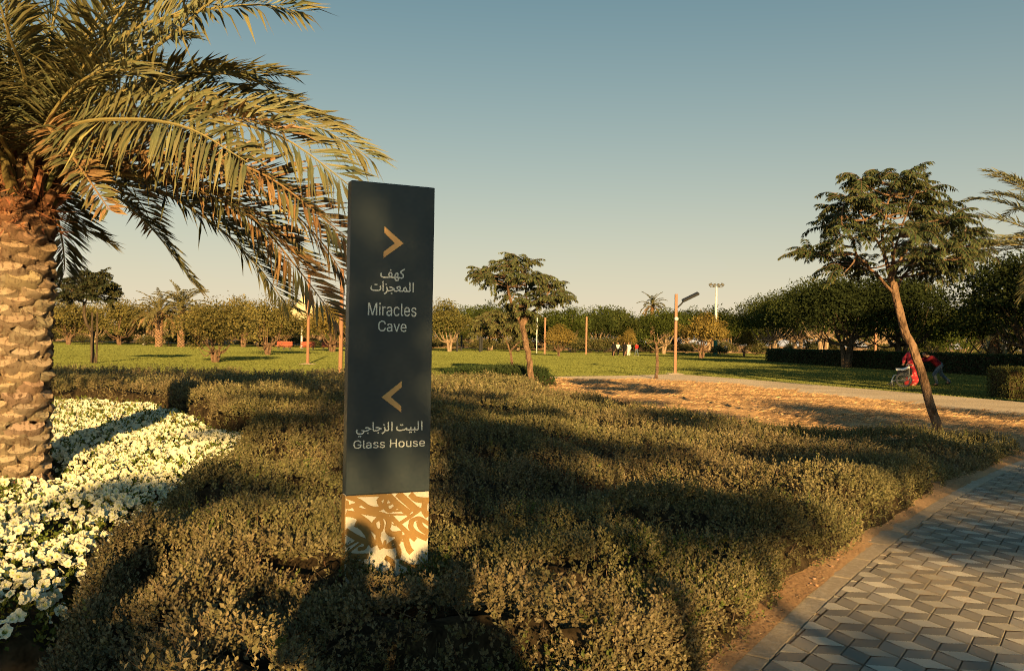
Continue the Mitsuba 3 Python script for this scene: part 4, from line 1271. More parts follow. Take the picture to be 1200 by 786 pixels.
cl = [(952, 298, 0), (962, 290, .5), (975, 268, -.4), (985, 250, .3), (972, 262, .9), (990, 238, -.3), (1003, 222, .5), (1012, 212, -.5), (1030, 206, .2), (1048, 203, -.6), (1060, 200, .4), (1075, 212, 0),
      (1068, 208, .8), (1090, 226, -.5), (1083, 232, .7), (1102, 240, .3), (1112, 250, -.6), (1122, 262, .4), (1134, 272, 0), (1140, 284, .8), (1128, 292, -.6), (1118, 300, .5), (1105, 308, -.2), (1092, 314, .6),
      (1085, 298, -.7), (1070, 285, .9), (1060, 262, -1), (1040, 240, 1), (1025, 232, -1), (1010, 252, 1), (998, 302, .4), (988, 312, -.5), (1012, 308, .9), (1078, 262, -1.1), (1095, 275, 1), (1110, 285, -1.1),
      (1075, 305, .2), (1002, 268, -1), (1055, 228, 1.3), (1020, 222, 1.2), (1100, 292, .1), (1088, 250, .2), (1068, 240, -.2), (1118, 276, -.2), (1046, 218, .3)]
tips = [at(1045 + 0.95 * (px - 1045) + rng.normal(0, 4), py + 7 + rng.normal(0, 4), D + dz + rng.normal(0, 0.12)) for px, py, dz in cl for _ in range(2)]
tips = [q for q in tips if rng.random() < 0.80]
limb_tree(t, limbs, tips, rng, 0.50, 7, 0.115, 0.030, npairs=18, droop=1.45)

# the young tree in the middle
D = 28.3
t = thing('young_tree', 'slender young tree with a forked reddish trunk in the middle by the green bush', 'tree')
b0 = on_ground(623, 457)
trunk = [b0, at(622, 440, D), at(619, 415, D), at(615, 395, D), at(612, 382, D)]
limbs = [(trunk, 0.105, 0.090), ([trunk[-1], at(604, 365, D - .2), at(597, 348, D - .4), at(594, 335, D - .5), at(590, 325, D - .6)], 0.07, 0.02), ([trunk[-1], at(622, 368, D + .2), at(634, 356, D + .4), at(645, 340, D + .5)], 0.06, 0.02),
         ([trunk[-1], at(616, 360, D + .4), at(616, 342, D + .6), at(618, 326, D + .7)], 0.05, 0.018)]
cl = [(556, 318, 0), (562, 312, .6), (570, 322, -.6), (577, 316, .4), (585, 310, 0), (592, 306, -.5), (600, 303, .4), (609, 302, 0), (617, 309, .7), (604, 318, -.8), (595, 328, .9), (612, 325, .2), (625, 322, -.7), (632, 328, .5), (641, 323, 0),
      (650, 330, .6), (658, 338, -.4), (664, 346, .2), (652, 348, .8), (638, 346, -.8), (628, 350, .6), (615, 346, -.4), (605, 354, .4), (618, 364, 0), (608, 368, .6), (600, 340, 0), (642, 336, .3), (583, 325, .7)]
tips = [at(609 + 0.86 * (px - 609) + rng.normal(0, 2), py + 5 + rng.normal(0, 1.5), D + dz * 1.4) for px, py, dz in cl for _ in range(2)]
limb_tree(t, limbs, tips, rng, 0.64, 6, 0.16, 0.052, npairs=13, droop=1.5, cols=[(0.060, 0.078, 0.033), (0.070, 0.085, 0.035), (0.05, 0.07, 0.031)], sides=7)

# the dark young tree and its support stakes on the left
D = 47.0
t = thing('young_tree', 'dark flat-topped young tree between stakes on the lawn at the left', 'tree')
trunk = [foot(110, D), at(108, 400, D), at(109, 390, D), at(102, 380, D), at(99, 366, D), at(99, 355, D)]
limbs = [(trunk, 0.10, 0.07), ([trunk[-1], at(92, 348, D), at(84, 340, D)], 0.05, 0.02), ([trunk[-1], at(106, 344, D + .5), at(114, 334, D + .5)], 0.05, 0.02)]
cl = [(70, 330, 0), (76, 335, 1), (78, 346, -1), (70, 346, 0), (88, 340, .6), (95, 344, -.6), (92, 334, 0), (104, 336, 1), (103, 328, -.5), (108, 322, 0), (114, 330, .7), (120, 336, -.7), (125, 345, 0), (114, 345, 1.2), (104, 348, -1), (118, 322, 0), (122, 352, .4), (84, 350, 1), (128, 340, 0.2), (110, 338, 0)]
limb_tree(t, limbs, [at(px, py, D + dz) for px, py, dz in cl for _ in range(2)], rng, 0.8, 8, 0.24, 0.10, npairs=9, cols=[(0.018, 0.028, 0.014), (0.022, 0.032, 0.016)], bark='mat_bark_dark', sides=6)
for px, lb in ((107.5, 'left of the two thin stakes that hold the dark young tree'), (113.5, 'right of the two thin stakes that hold the dark young tree')):
    s = thing('support_stake', lb, 'stake')
    add(s, ply(tube(np.array([foot(px, D - 0.35), at(px + 0.3, 395, D - 0.35), at(px + 0.6, 366, D - 0.35)]), 0.05, 6), 'mat_bark_dark'))

# sparse small tree behind the middle tree
D = 44.0
t = thing('young_tree', 'small grey green tree with drooping branches just left behind the middle young tree', 'tree')
trunk = [on_ground(600.5, 436.5), at(600, 425, D), at(598, 412, D)]
limbs = [(trunk, 0.08, 0.06), ([trunk[-1], at(594, 402, D), at(588, 390, D), at(585, 378, D)], 0.05, 0.02), ([trunk[-1], at(604, 405, D), at(612, 398, D + .5)], 0.045, 0.02)]
cl = [(568, 380, 0), (572, 374, 1), (580, 370, -1), (588, 371, .5), (596, 375, 0), (603, 380, -1), (576, 386, .8), (585, 382, -.5), (594, 386, 1), (604, 390, 0), (566, 390, .5), (610, 386, 1), (590, 378, .4)]
limb_tree(t, limbs, [at(px, py, D + dz) for px, py, dz in cl for _ in range(2)], rng, 0.8, 8, 0.24, 0.085, npairs=9, cols=[(0.085, 0.095, 0.036), (0.10, 0.10, 0.04)], droop=1.4, sides=6)

# leafless sapling by the path
D = 40.0
t = thing('sapling', 'thin sapling with a bare forked stem standing at the edge of the concrete footpath', 'tree')
trunk = [on_ground(769, 444), at(770, 430, D), at(770, 415, D), at(769, 404, D)]
limbs = [(trunk, 0.075, 0.06), ([trunk[-1], at(767, 400, D), at(767, 394, D)], 0.04, 0.012), ([trunk[-1], at(774, 398, D), at(779, 392, D)], 0.035, 0.012)]
limb_tree(t, limbs, [at(px, py, D) for px, py in ((766, 400), (776, 396), (781, 393), (772, 402))], rng, 0.35, 4, 0.12, 0.04, npairs=6, cols=[(0.16, 0.12, 0.05)], sides=6)


# ================================================================ broad crowns further off
def crown_tree(rng, height, spread, trunk_h, leaf, nleaf, cols, lobes=12, stems=3, stem_r=0.16, crown_low=0.32, ragged=0.30, flat=0.6, squash=1.0):
    """(trunk and limbs, leaf cloud): a crown of unequal clumps carried by limbs, centred on the origin."""
    cz = trunk_h + (height - trunk_h) * 0.5
    cen = []
    for k in range(lobes):
        a = k * 2.39996 + rng.normal(0, 0.3)
        r = math.sqrt((k + 0.5) / lobes) * spread * 0.36
        zt = height - (height - trunk_h) * (0.22 + crown_low * rng.random() + 0.50 * (r / (spread * 0.36)) ** 2 * flat + 0.22 * (k % 3 == 2))
        cen.append((r * math.cos(a), r * math.sin(a) * squash, zt, spread * rng.choice([0.10, 0.15, 0.19, 0.25])))
    cen = np.array(cen)
    per = rng.multinomial(nleaf, cen[:, 3] ** 2 / np.sum(cen[:, 3] ** 2))
    L = Leaves()
    for (x, y, z, r), m in zip(cen, per):
        d = rand_unit(rng, m)
        d[:, 2] = np.where(d[:, 2] < -0.35, -d[:, 2] * 0.6, d[:, 2])
        rr = r * (0.62 + 0.45 * rng.random(m) ** 0.6)
        bump = 1 + ragged * (meshkit.noise(d * 2.6 + [x * 3, y * 3, z * 3]) - 0.45) * 2
        p = np.array([x, y, z]) + d * (rr * bump)[:, None] * [1, 1, 0.78]
        tone = math.exp(rng.normal(0, 0.16))
        c = np.asarray(cols)[rng.integers(len(cols), size=m)] * tone * np.exp(rng.normal(0, 0.22, (m, 1)))
        L.add(p, unit(rand_unit(rng, m) + 0.5 * d), unit(d + 0.7 * rand_unit(rng, m)), leaf * rng.uniform(0.6, 1.4, m), leaf * rng.uniform(0.45, 0.8, m), c, 0.5, 0.15)
    wood = []
    for s in range(stems):
        a = s * 2 * PI / stems + rng.normal(0, 0.4)
        k = 0.0 if stems == 1 else 1.0
        fork = np.array([0.35 * spread * 0.12 * math.cos(a) * k, 0.35 * spread * 0.12 * math.sin(a) * k, trunk_h * rng.uniform(0.55, 0.8)])
        base = np.array([0.10 * math.cos(a) * k, 0.10 * math.sin(a) * k, 0.0])
        wood.append(tube(smooth_path([base - [0, 0, 0.1], (base + fork) / 2 + rng.normal(0, 0.05, 3), fork], 7), np.linspace(stem_r * 1.25, stem_r * 0.85, 7), 7))
        for c in cen[s::stems]:
            m = (fork + c[:3]) / 2 + [0, 0, -0.08 * spread] + rng.normal(0, 0.1, 3)
            wood.append(tube(smooth_path([fork, m, c[:3]], 7), np.linspace(stem_r * 0.5, stem_r * 0.08, 7), 5, False))
    return cat(*wood), L


PROTO = {}


def prototype(kind, **k):
    rng = np.random.default_rng(len(PROTO) * 13 + 3)
    wood, L = crown_tree(rng, **k)
    PROTO[kind] = (ply(wood, k_bark[kind], 50), L.shape('mat_far_leaf'), k['height'])


OCHRE = [(0.165, 0.135, 0.048), (0.145, 0.122, 0.045), (0.195, 0.150, 0.05), (0.115, 0.105, 0.042)]
GOLD = [(0.24, 0.165, 0.045), (0.205, 0.15, 0.045), (0.17, 0.13, 0.045)]
OLIVE = [(0.085, 0.085, 0.030), (0.11, 0.10, 0.034), (0.14, 0.12, 0.04)]
DEEP = [(0.032, 0.044, 0.014), (0.042, 0.055, 0.017), (0.055, 0.064, 0.02)]
k_bark = dict(ochre='mat_bark', ochre2='mat_bark', gold='mat_bark', olive='mat_bark_pale', deep='mat_bark_pale', deep2='mat_bark_dark', deep3='mat_bark_pale', wide='mat_bark_pale', wide2='mat_bark_dark', shrub='mat_bark_dark', shade='mat_bark_dark', shade2='mat_bark_dark', shade3='mat_bark_dark')
prototype('ochre', height=6, spread=7, trunk_h=1.6, leaf=0.26, nleaf=6500, cols=OCHRE, lobes=14, stems=3, ragged=0.5)
prototype('ochre2', height=6, spread=8.5, trunk_h=1.3, leaf=0.24, nleaf=6500, cols=OCHRE + OLIVE[1:], lobes=17, stems=4, ragged=0.6)
prototype('gold', height=5, spread=6.4, trunk_h=1.4, leaf=0.20, nleaf=7000, cols=GOLD, lobes=14, stems=2, ragged=0.45)
prototype('olive', height=7, spread=8.5, trunk_h=2.0, leaf=0.26, nleaf=7000, cols=OLIVE, lobes=16, stems=4, stem_r=0.2, ragged=0.4)
prototype('deep', height=8, spread=10, trunk_h=2.4, leaf=0.34, nleaf=7000, cols=DEEP, lobes=16, stems=3, stem_r=0.24, ragged=0.35)
prototype('deep2', height=9, spread=10, trunk_h=2.2, leaf=0.36, nleaf=7000, cols=DEEP + [(0.07, 0.075, 0.024)], lobes=15, stems=1, stem_r=0.28, ragged=0.45)
prototype('deep3', height=8, spread=11, trunk_h=2.3, leaf=0.34, nleaf=7000, cols=[(0.05, 0.066, 0.017), (0.066, 0.08, 0.02)], lobes=18, stems=3, stem_r=0.22, ragged=0.4)
prototype('wide', height=7.4, spread=11, trunk_h=3.5, leaf=0.24, nleaf=15000, cols=DEEP + [(0.065, 0.075, 0.025)], lobes=26, stems=4, stem_r=0.22, flat=0.9, crown_low=0.2)
prototype('wide2', height=7, spread=9.5, trunk_h=3.2, leaf=0.20, nleaf=18000, cols=[(0.022, 0.03, 0.012), (0.03, 0.038, 0.014)], lobes=24, stems=3, stem_r=0.2, flat=0.9, crown_low=0.2)
prototype('shrub', height=2.4, spread=5, trunk_h=0.3, leaf=0.26, nleaf=1500, cols=[(0.09, 0.085, 0.035), (0.12, 0.105, 0.045), (0.065, 0.07, 0.03)], lobes=10, stems=3, stem_r=0.06)


def plant(kind, px, depth, height, label, category='tree', group=None, name='tree', wide=1.0, rot=None):
    k = thing(name, label, category, group)
    wood, leaves, h0 = PROTO[kind]
    b = foot(px, depth)
    s = height / h0
    j = math.sin(px * 12.9898) * 43758.5453
    j -= math.floor(j)
    M = T().translate(b.tolist()).rotate([0, 0, 1], (px * 37.0) % 360 if rot is None else rot).scale([s * wide * (0.85 + 0.3 * j), s * wide * (1.15 - 0.3 * j), s])
    part(k, 'trunk', wood, M)
    part(k, 'crown', leaves, M)
    return k


def h_at(px, top, depth):
    """Height of a tree whose top shows at that pixel row."""
    return float(at(px, top, depth)[2])


def bank(rows, group=None):
    for kind, px, top, depth, label, wide in rows:
        plant(kind, px, depth, h_at(px, top, depth), label, wide=wide, group=group)


bank([
    ('ochre', 80, 348, 122, 'round ochre tree just right of the big palm trunk, under the dark flat-topped tree', 0.95),
    ('ochre2', 140, 347, 128, 'ochre tree between the dark flat-topped young tree and the two distant palms', 0.8),
    ('ochre', 170, 357, 140, 'pale sparse ochre tree directly behind the shorter distant palm', 0.85),
    ('ochre2', 253, 349, 52, 'thin yellow tree on the left lawn, nearest of the yellow trees', 1.05),
    ('ochre', 285, 350, 128, 'yellow olive tree in the row behind the left lawn, right of the nearest yellow tree', 0.95),
    ('ochre2', 314, 347, 76, 'yellow tree on the left lawn with a forked trunk, right of the nearest yellow tree', 0.85),
    ('ochre', 336, 352, 132, 'yellow olive tree half hidden behind the tip of the lowest drooping frond', 0.8),
    ('gold', 390, 353, 98, 'bright yellow tree just left of the tall sign, behind the red benches', 0.9),
    ('ochre', 232, 362, 145, 'distant ochre tree to the right of the two distant palms', 0.9),
    ('olive', 110, 362, 150, 'distant olive tree low behind the stakes at the left', 0.9),
    ('olive', 527, 353, 118, 'grey olive tree with a pale many-stemmed trunk right beside the sign', 0.85),
    ('deep', 575, 352, 150, 'dark tree behind the white shade sail', 0.85),
    ('deep3', 607, 358, 158, 'dark tree directly behind the middle young tree', 0.8),
    ('deep2', 640, 357, 150, 'dark tree just right behind the middle young tree', 0.85),
    ('deep3', 668, 359, 140, 'green tree with a pale forked trunk right of the middle young tree', 0.75),
    ('deep', 700, 366, 150, 'dark tree of the treeline left of the group of walkers', 0.8),
    ('deep2', 733, 357, 155, 'tall dark round tree of the treeline above the group of walkers', 0.8),
    ('deep3', 778, 361, 135, 'fresh green tree of the treeline right below the far spiky palm', 0.8),
    ('deep', 805, 359, 160, 'dark tree of the treeline just right of the street lamp', 0.7),
    ('gold', 655, 379, 96, 'small golden tree to the right of the middle young tree', 0.75),
    ('gold', 735, 384, 118, 'small round golden tree directly behind the group of walkers', 0.62),
    ('gold', 822, 365, 100, 'broad golden tree between the street lamp and the high floodlight mast', 1.0),
    ('gold', 872, 386, 120, 'small golden tree left of the end of the long hedge', 0.7),
    ('deep2', 862, 374, 190, 'distant dark tree behind the high floodlight mast', 1.0),
    ('wide', 905, 351, 118, 'spreading dark tree at the far end of the avenue on the right', 0.95),
    ('wide', 935, 346, 104, 'second spreading dark tree from the far end of the avenue on the right', 0.95),
    ('wide', 965, 335, 92, 'third spreading dark tree from the far end of the avenue on the right', 0.9),
    ('wide2', 992, 327, 66, 'shaded spreading tree in front of the long hedge, left of the leaning tree', 0.95),
    ('wide2', 1056, 326, 66, 'shaded spreading tree behind the leaning tree trunk', 0.92),
    ('wide', 1030, 362, 125, 'distant tree behind the long hedge and between the two shaded spreading trees', 0.9),
    ('deep3', 1090, 368, 105, 'distant green tree behind the long hedge, above the wheelchair', 0.9),
    ('deep3', 1130, 366, 98, 'distant green tree behind the long hedge, just left of the limp palm', 0.85),
    ('deep2', 1172, 330, 62, 'dark tree behind the fronds at the right edge', 0.9),
    ('wide2', 1205, 300, 50, 'big dark tree cut off by the right edge', 0.9),
    ('deep', 40, 365, 150, 'distant dark tree seen behind the big palm trunk', 0.9),
])
MARKS = [(30, 'big palm trunk'), (100, 'dark flat-topped young tree'), (186, 'shorter distant palm'), (212, 'taller distant palm'), (253, 'nearest yellow tree'), (290, 'row of yellow trees'), (314, 'yellow tree with the forked trunk'), (338, 'left red bench'),
         (361, 'slim lamp post on the left'), (390, 'bright yellow tree by the sign'), (455, 'tall sign'), (527, 'grey olive tree by the sign'), (553, 'white shade sail'), (578, 'small drooping tree'), (610, 'middle young tree'), (629, 'plain grey pole'),
         (655, 'small golden tree'), (687, 'far lamp post by the walkers'), (730, 'group of walkers'), (769, 'bare sapling'), (791, 'street lamp'), (820, 'broad golden tree'), (839, 'floodlight mast'), (872, 'golden tree by the hedge end'), (905, 'left end of the long hedge'),
         (935, 'row of avenue trees'), (965, 'third avenue tree'), (992, 'left shaded spreading tree'), (1026, 'lamp post behind the hedge'), (1060, 'leaning trunk'), (1100, 'bending man'), (1130, 'middle of the long hedge'), (1166, 'limp palm'), (1198, 'short hedge block')]
TAKEN = set()


def told_apart(what, px):
    """A label that names the nearest landmark; one that is taken falls back to the next."""
    for m, name in sorted(MARKS, key=lambda q: abs(q[0] - px))[:4]:
        rel = ('hidden behind' if m == 455 and abs(px - m) < 46 else 'straight behind') if abs(px - m) < (46 if m == 455 else 6) else ('seen just left of' if px < m else 'seen just right of')
        text = f'{what} {rel} the {name}'
        if text not in TAKEN:
            TAKEN.add(text)
            return text
    return f'{what} in the view-closing row'


rng = np.random.default_rng(66)
FAR = 'far dark trees that close the view behind the lawn'
for k, px in enumerate(range(470, 1230, 17)):
    d = rng.uniform(175, 215)
    q = px + rng.normal(0, 5)
    plant(['deep', 'deep2', 'deep3'][k % 3], q, d, h_at(px, rng.choice([358, 364, 370, 378]), d), told_apart('far dark tree', q), group=FAR, wide=rng.uniform(0.8, 1.2), name='far_tree')
FARL = 'far pale trees that close the view on the left'
for k, px in enumerate(range(30, 480, 18)):
    d = rng.uniform(150, 172)
    q = px + rng.normal(0, 6)
    plant(['ochre', 'olive', 'deep3', 'ochre2', 'olive'][k % 5], q, d, h_at(px, rng.choice([358, 366, 374, 380]), d), told_apart('far olive tree', q), group=FARL, wide=rng.uniform(0.8, 1.15), name='far_tree')
UND = 'low bushes at the foot of the far trees'
for k, px in enumerate(range(20, 1210, 19)):
    d = rng.uniform(128, 160) if px < 900 else rng.uniform(118, 160)
    q = px + rng.normal(0, 6)
    plant('shrub', q, d, rng.uniform(1.2, 2.6), told_apart('low far bush', q), 'bush', UND, 'low_bush', 1.2)

# ================================================================ lamps, poles, benches, shelters
def street_lamp(label, px, py, top, depth, head_side=1, head=True, group=None, spots=False, r=0.072):
    k = thing('street_lamp', label, 'street lamp', group)
    b = on_ground(px, py) if depth is None else foot(px, depth)
    h = h_at(px, top, b[1])
    part(k, 'base', ply(moved(cat(box(-0.42, 0.42, -0.42, 0.42, 0.0, 0.05, 0.02), box(-0.17, 0.17, -0.17, 0.17, 0.05, 0.075, 0.006)), b), 'mat_concrete'))
    part(k, 'pole', ply(moved(box(-r, r, -r, r, 0.07, h, 0.012), b), 'mat_pole'))
    if head:
        arm = smooth_path([(r, 0, h - 0.72), (0.22 * head_side + r, 0, h - 0.50), (0.42 * head_side, 0, h - 0.28)], 7)
        part(k, 'arm', ply(moved(tube(arm, 0.042, 8), b), 'mat_dark'))
        hd = box(0, 0.95, -0.15, 0.15, -0.06, 0.06, 0.02)
        hd.apply_transform(trimesh.transformations.rotation_matrix(math.radians(18), [1, 0, 0]))
        hd.apply_transform(trimesh.transformations.rotation_matrix(-math.radians(27), [0, 1, 0]))
        hd.apply_translation((0.34, 0, h - 0.36))
        if head_side < 0:
            hd.apply_transform(trimesh.transformations.rotation_matrix(PI, [0, 0, 1]))
        part(k, 'lamp_head', ply(moved(hd, b), 'mat_dark'))
    if spots:
        for s in (-1, 1):
            br = cat(box(min(0, s * 0.38), max(0, s * 0.38), -0.02, 0.02, h * 0.80, h * 0.80 + 0.04), moved(trimesh.creation.cylinder(0.075, 0.20, sections=12), (s * 0.34, 0, h * 0.80 - 0.05)))
            part(k, 'spotlight', ply(moved(br, b), 'mat_dark'))
    if head and depth is None:
        cam = moved(trimesh.creation.icosphere(2, 0.11), (0, -r - 0.06, h * 0.69))
        part(k, 'sensor', ply(moved(cam, b), 'mat_white', True))
    return k


street_lamp('terracotta lamp post with a slanting dark lamp head beside the concrete footpath', 791, 438.6, 344.5, None)
street_lamp('slim terracotta lamp post with two small spotlights on the left lawn', 360.5, 427, 322, None, head=False, spots=True, r=0.075)
street_lamp('terracotta lamp post just left of the tall sign', 399.5, None, 314.5, 37.0, r=0.075)
FARP = 'far terracotta lamp posts along the treeline'
for px, top, d, lb in ((638.5, 372, 110, 'far terracotta lamp post between the middle young tree and the small golden tree'), (687, 371, 115, 'far terracotta lamp post left of the group of walkers'),
                       (1026, 376, 88, 'far terracotta lamp post standing behind the long hedge')):
    street_lamp(lb, px, None, top, d, head=False, r=0.11)
k = thing('metal_pole', 'plain grey pole between the middle young tree and a terracotta lamp post', 'pole')
add(k, ply(moved(trimesh.creation.cylinder(0.10, h_at(629, 372, 118), sections=10), foot(629, 118) + [0, 0, h_at(629, 372, 118) / 2]), 'mat_steel', 40))

k = thing('floodlight_mast', 'high white floodlight mast with a green foot behind the golden tree', 'floodlight mast')
b = foot(838.5, 136)
h = h_at(838.5, 336, 136)
part(k, 'mast', ply(moved(tube(np.array([(0, 0, 3.6), (0, 0, h)]), np.array([0.24, 0.13]), 10), b), 'mat_white', 40))
part(k, 'foot', ply(moved(tube(np.array([(0, 0, 0), (0, 0, 3.6)]), np.array([0.36, 0.30]), 12), b), 'mat_green_paint', 40))
part(k, 'crossbar', ply(moved(box(-1.0, 1.0, -0.06, 0.06, h - 0.1, h + 0.02), b), 'mat_dark'))
for x in (-0.95, -0.35, 0.35, 0.95):
    fl = box(-0.27, 0.27, -0.12, 0.12, -0.2, 0.2, 0.04)
    fl.apply_transform(trimesh.transformations.rotation_matrix(math.radians(30) * (1 if x > 0 else -1), [0, 1, 0]))
    part(k, 'floodlight', ply(moved(fl, b + [x, -0.1, h + 0.22 + 0.12 * abs(x)]), 'mat_dark'))


def bench(label, px, depth, length, group):
    k = thing('park_bench', label, 'bench', group)
    b = foot(px, depth)
    L2 = length / 2
    for q in range(3):
        part(k, 'seat_slat', ply(moved(box(-L2, L2, -0.30 + q * 0.17, -0.15 + q * 0.17, 0.44, 0.49, 0.01), b), 'mat_red'))
    for q in range(3):
        part(k, 'back_slat', ply(moved(box(-L2, L2, 0.24, 0.29, 0.56 + q * 0.19, 0.73 + q * 0.19, 0.01), b), 'mat_red'))
    for x in (-L2 + 0.25, 0, L2 - 0.25):
        part(k, 'leg', ply(moved(cat(box(x - 0.04, x + 0.04, -0.28, -0.22, 0, 0.44), box(x - 0.04, x + 0.04, 0.30, 0.35, 0, 1.10), box(x - 0.04, x + 0.04, -0.22, 0.30, 0.38, 0.438)), b), 'mat_dark'))


bench('left one of three long red benches at the far edge of the left lawn', 333, 108, 1.95, None)
bench('middle one of three long red benches, behind the slim lamp post', 360.5, 108, 1.85, None)
bench('right one of three long red benches, next to the tall sign', 385.5, 108, 1.9, None)


def sheet_of(fn, nu, nv):
    uu, vv = np.meshgrid(np.linspace(0, 1, nu), np.linspace(0, 1, nv), indexing='ij')
    p = np.stack(fn(uu, vv), -1).reshape(-1, 3)
    i, j = np.meshgrid(np.arange(nu - 1), np.arange(nv - 1), indexing='ij')
    b = (i * nv + j).ravel()
    return p, np.stack([b, b + nv, b + nv + 1, b + 1], 1)


scene['mat_canvas_two'] = two(principled(rgb(0.74, 0.62, 0.40), 0.85, 0.1))
k = thing('tent_canopy', 'cream pointed canopy glowing in the sun between the yellow trees left of the sign', 'canopy')
b = foot(357, 125)
hh = h_at(357, 344, 125)
he = h_at(357, 376, 125)


def cone(u, v):
    a = v * 2 * PI
    r = 3.4 * u ** 0.8 * (1 - 0.10 * np.abs(np.cos(2 * a)) ** 4 * 0)
    return r * np.cos(a), r * np.sin(a), he + (hh - he) * (1 - u) ** 1.35


V, Q = sheet_of(cone, 10, 41)
part(k, 'canvas', ply((V + b, Q), 'mat_canvas_two', True))
part(k, 'pole', ply(moved(trimesh.creation.cylinder(0.13, hh, sections=10), b + [-0.45, 0, hh / 2 - 0.05]), 'mat_white', 40))
ring = trimesh.creation.torus(3.4, 0.10, major_sections=40, minor_sections=6)
part(k, 'edge_ring', ply(moved(ring, b + [0, 0, he]), 'mat_dark', 40))

k = thing('shade_sail', 'white tensile shade sail on dark posts right of the sign', 'shade sail')
c0, c1, c2, c3 = at(536, 391, 120), at(563, 381, 118), at(565, 388, 127), at(541, 391.5, 129)


def sail(u, v):
    e = (1 - u)[..., None] * ((1 - v)[..., None] * c0 + v[..., None] * c3) + u[..., None] * ((1 - v)[..., None] * c1 + v[..., None] * c2)
    e[..., 2] -= 0.7 * np.sin(PI * u) * (0.6 + 0.4 * np.cos(PI * (v - 0.5)))
    return e[..., 0], e[..., 1], e[..., 2]


V, Q = sheet_of(sail, 12, 9)
part(k, 'canvas', ply((V, Q), 'mat_canvas_two', True))
for c in (c0, c1, c2, c3):
    part(k, 'post', ply(tube(np.array([[c[0], c[1], 0], [c[0], c[1], c[2]]]), 0.14, 8), 'mat_dark', 40))


# ================================================================ people
def hull(pts):
    """Convex hull of spheres (centre, radius)."""
    ico = np.array(trimesh.creation.icosphere(1, 1.0).vertices)
    return m3.Manifold.hull_points(np.vstack([np.asarray(p) + r * ico for p, r in pts]))


def bones(chains):
    out = None
    for ch in chains:
        for a, b in zip(ch[:-1], ch[1:]):
            h = hull([a, b])
            out = h if out is None else out + h
    return out


def to_mesh(man, fine=0.04, smooth=6):
    m = man.refine_to_length(fine).to_mesh()
    t = trimesh.Trimesh(np.array(m.vert_properties)[:, :3], np.array(m.tri_verts), process=True)
    if smooth:
        trimesh.smoothing.filter_taubin(t, 0.5, -0.53, smooth)
    return t


def person(label, base, heading, pose, clothes, scale=1.0, fine=0.04):
    """pose: joints of a 1.72 m figure facing +y; clothes: (name, chains, cloth) laid over the body."""
    k = thing('person', label, 'person')
    J = pose
    R = np.array([[math.cos(heading), -math.sin(heading), 0], [math.sin(heading), math.cos(heading), 0], [0, 0, 1]])

    def placed(man, fine_=fine):
        t = to_mesh(man, fine_)
        t.vertices = (t.vertices * scale) @ R.T + np.asarray(base)
        return t

    head = J['head']
    f = unit(J.get('look', (0, 1, 0)))
    up = unit(np.asarray(head) - np.asarray(J['neck']))
    right = unit(np.cross(f, up))
    hp = np.asarray(head, float)
    body = [[(J['neck'], 0.055), (hp - up * 0.05 + f * 0.02, 0.07), (hp + up * 0.03, 0.092), (hp + up * 0.06 - f * 0.015, 0.088)], [(hp + f * 0.085, 0.016), (hp + f * 0.105 - up * 0.03, 0.018)],
            [(hp + right * 0.088, 0.02), (hp + right * 0.09 - up * 0.03, 0.014)], [(hp - right * 0.088, 0.02), (hp - right * 0.09 - up * 0.03, 0.014)],
            [(J['chest'], 0.13), (J['pelvis'], 0.125)], [(J['neck'], 0.06), (J['chest'], 0.12)]]
    for s in 'lr':
        body += [[(J['sh' + s], 0.06), (J['el' + s], 0.044), (J['wr' + s], 0.03)], [(J['sh' + s], 0.06), (J['chest'], 0.11)],
                 [(J['hip' + s], 0.09), (J['kn' + s], 0.06), (J['an' + s], 0.042)], [(J['hip' + s], 0.09), (J['pelvis'], 0.12)], [(J['an' + s], 0.045), (np.asarray(J['an' + s]) + [0, 0.15, -0.045], 0.032)]]
        w = np.asarray(J['wr' + s], float)
        d = unit(w - np.asarray(J['el' + s]))
        q = unit(np.cross(d, [0.3, 0.2, 1]))
        palm_ = w + d * 0.085
        body += [[(w, 0.028), (palm_ + q * 0.022, 0.017)], [(w, 0.028), (palm_ - q * 0.022, 0.017)]]
        for j, (o, l) in enumerate(((0.03, 0.062), (0.011, 0.072), (-0.010, 0.068), (-0.029, 0.052))):
            body.append([(palm_ + q * o, 0.0105), (palm_ + q * o + d * l * 0.55, 0.0095), (palm_ + q * o + d * l * 0.9 + np.array([0, 0, -0.012]), 0.008)])
        body.append([(w + d * 0.03 + q * 0.025, 0.014), (w + d * 0.06 + q * 0.055, 0.011), (w + d * 0.095 + q * 0.062, 0.009)])
    part(k, 'body', ply(placed(bones(body)), 'mat_skin', True))
    for name, chains, cloth in clothes:
        part(k, name, ply(placed(bones(chains)), cloth, True))
    return k


def standing(**over):
    J = dict(pelvis=(0, 0, 0.93), chest=(0, 0.01, 1.27), neck=(0, 0.0, 1.45), head=(0, 0.02, 1.60))
    for s, x in (('l', -1), ('r', 1)):
        J.update({'sh' + s: (0.18 * x, 0, 1.39), 'el' + s: (0.24 * x, -0.02, 1.10), 'wr' + s: (0.24 * x, 0.08, 0.86), 'hip' + s: (0.09 * x, 0, 0.90), 'kn' + s: (0.10 * x, 0.02, 0.48), 'an' + s: (0.10 * x, -0.01, 0.08)})
    J.update(over)
    return J


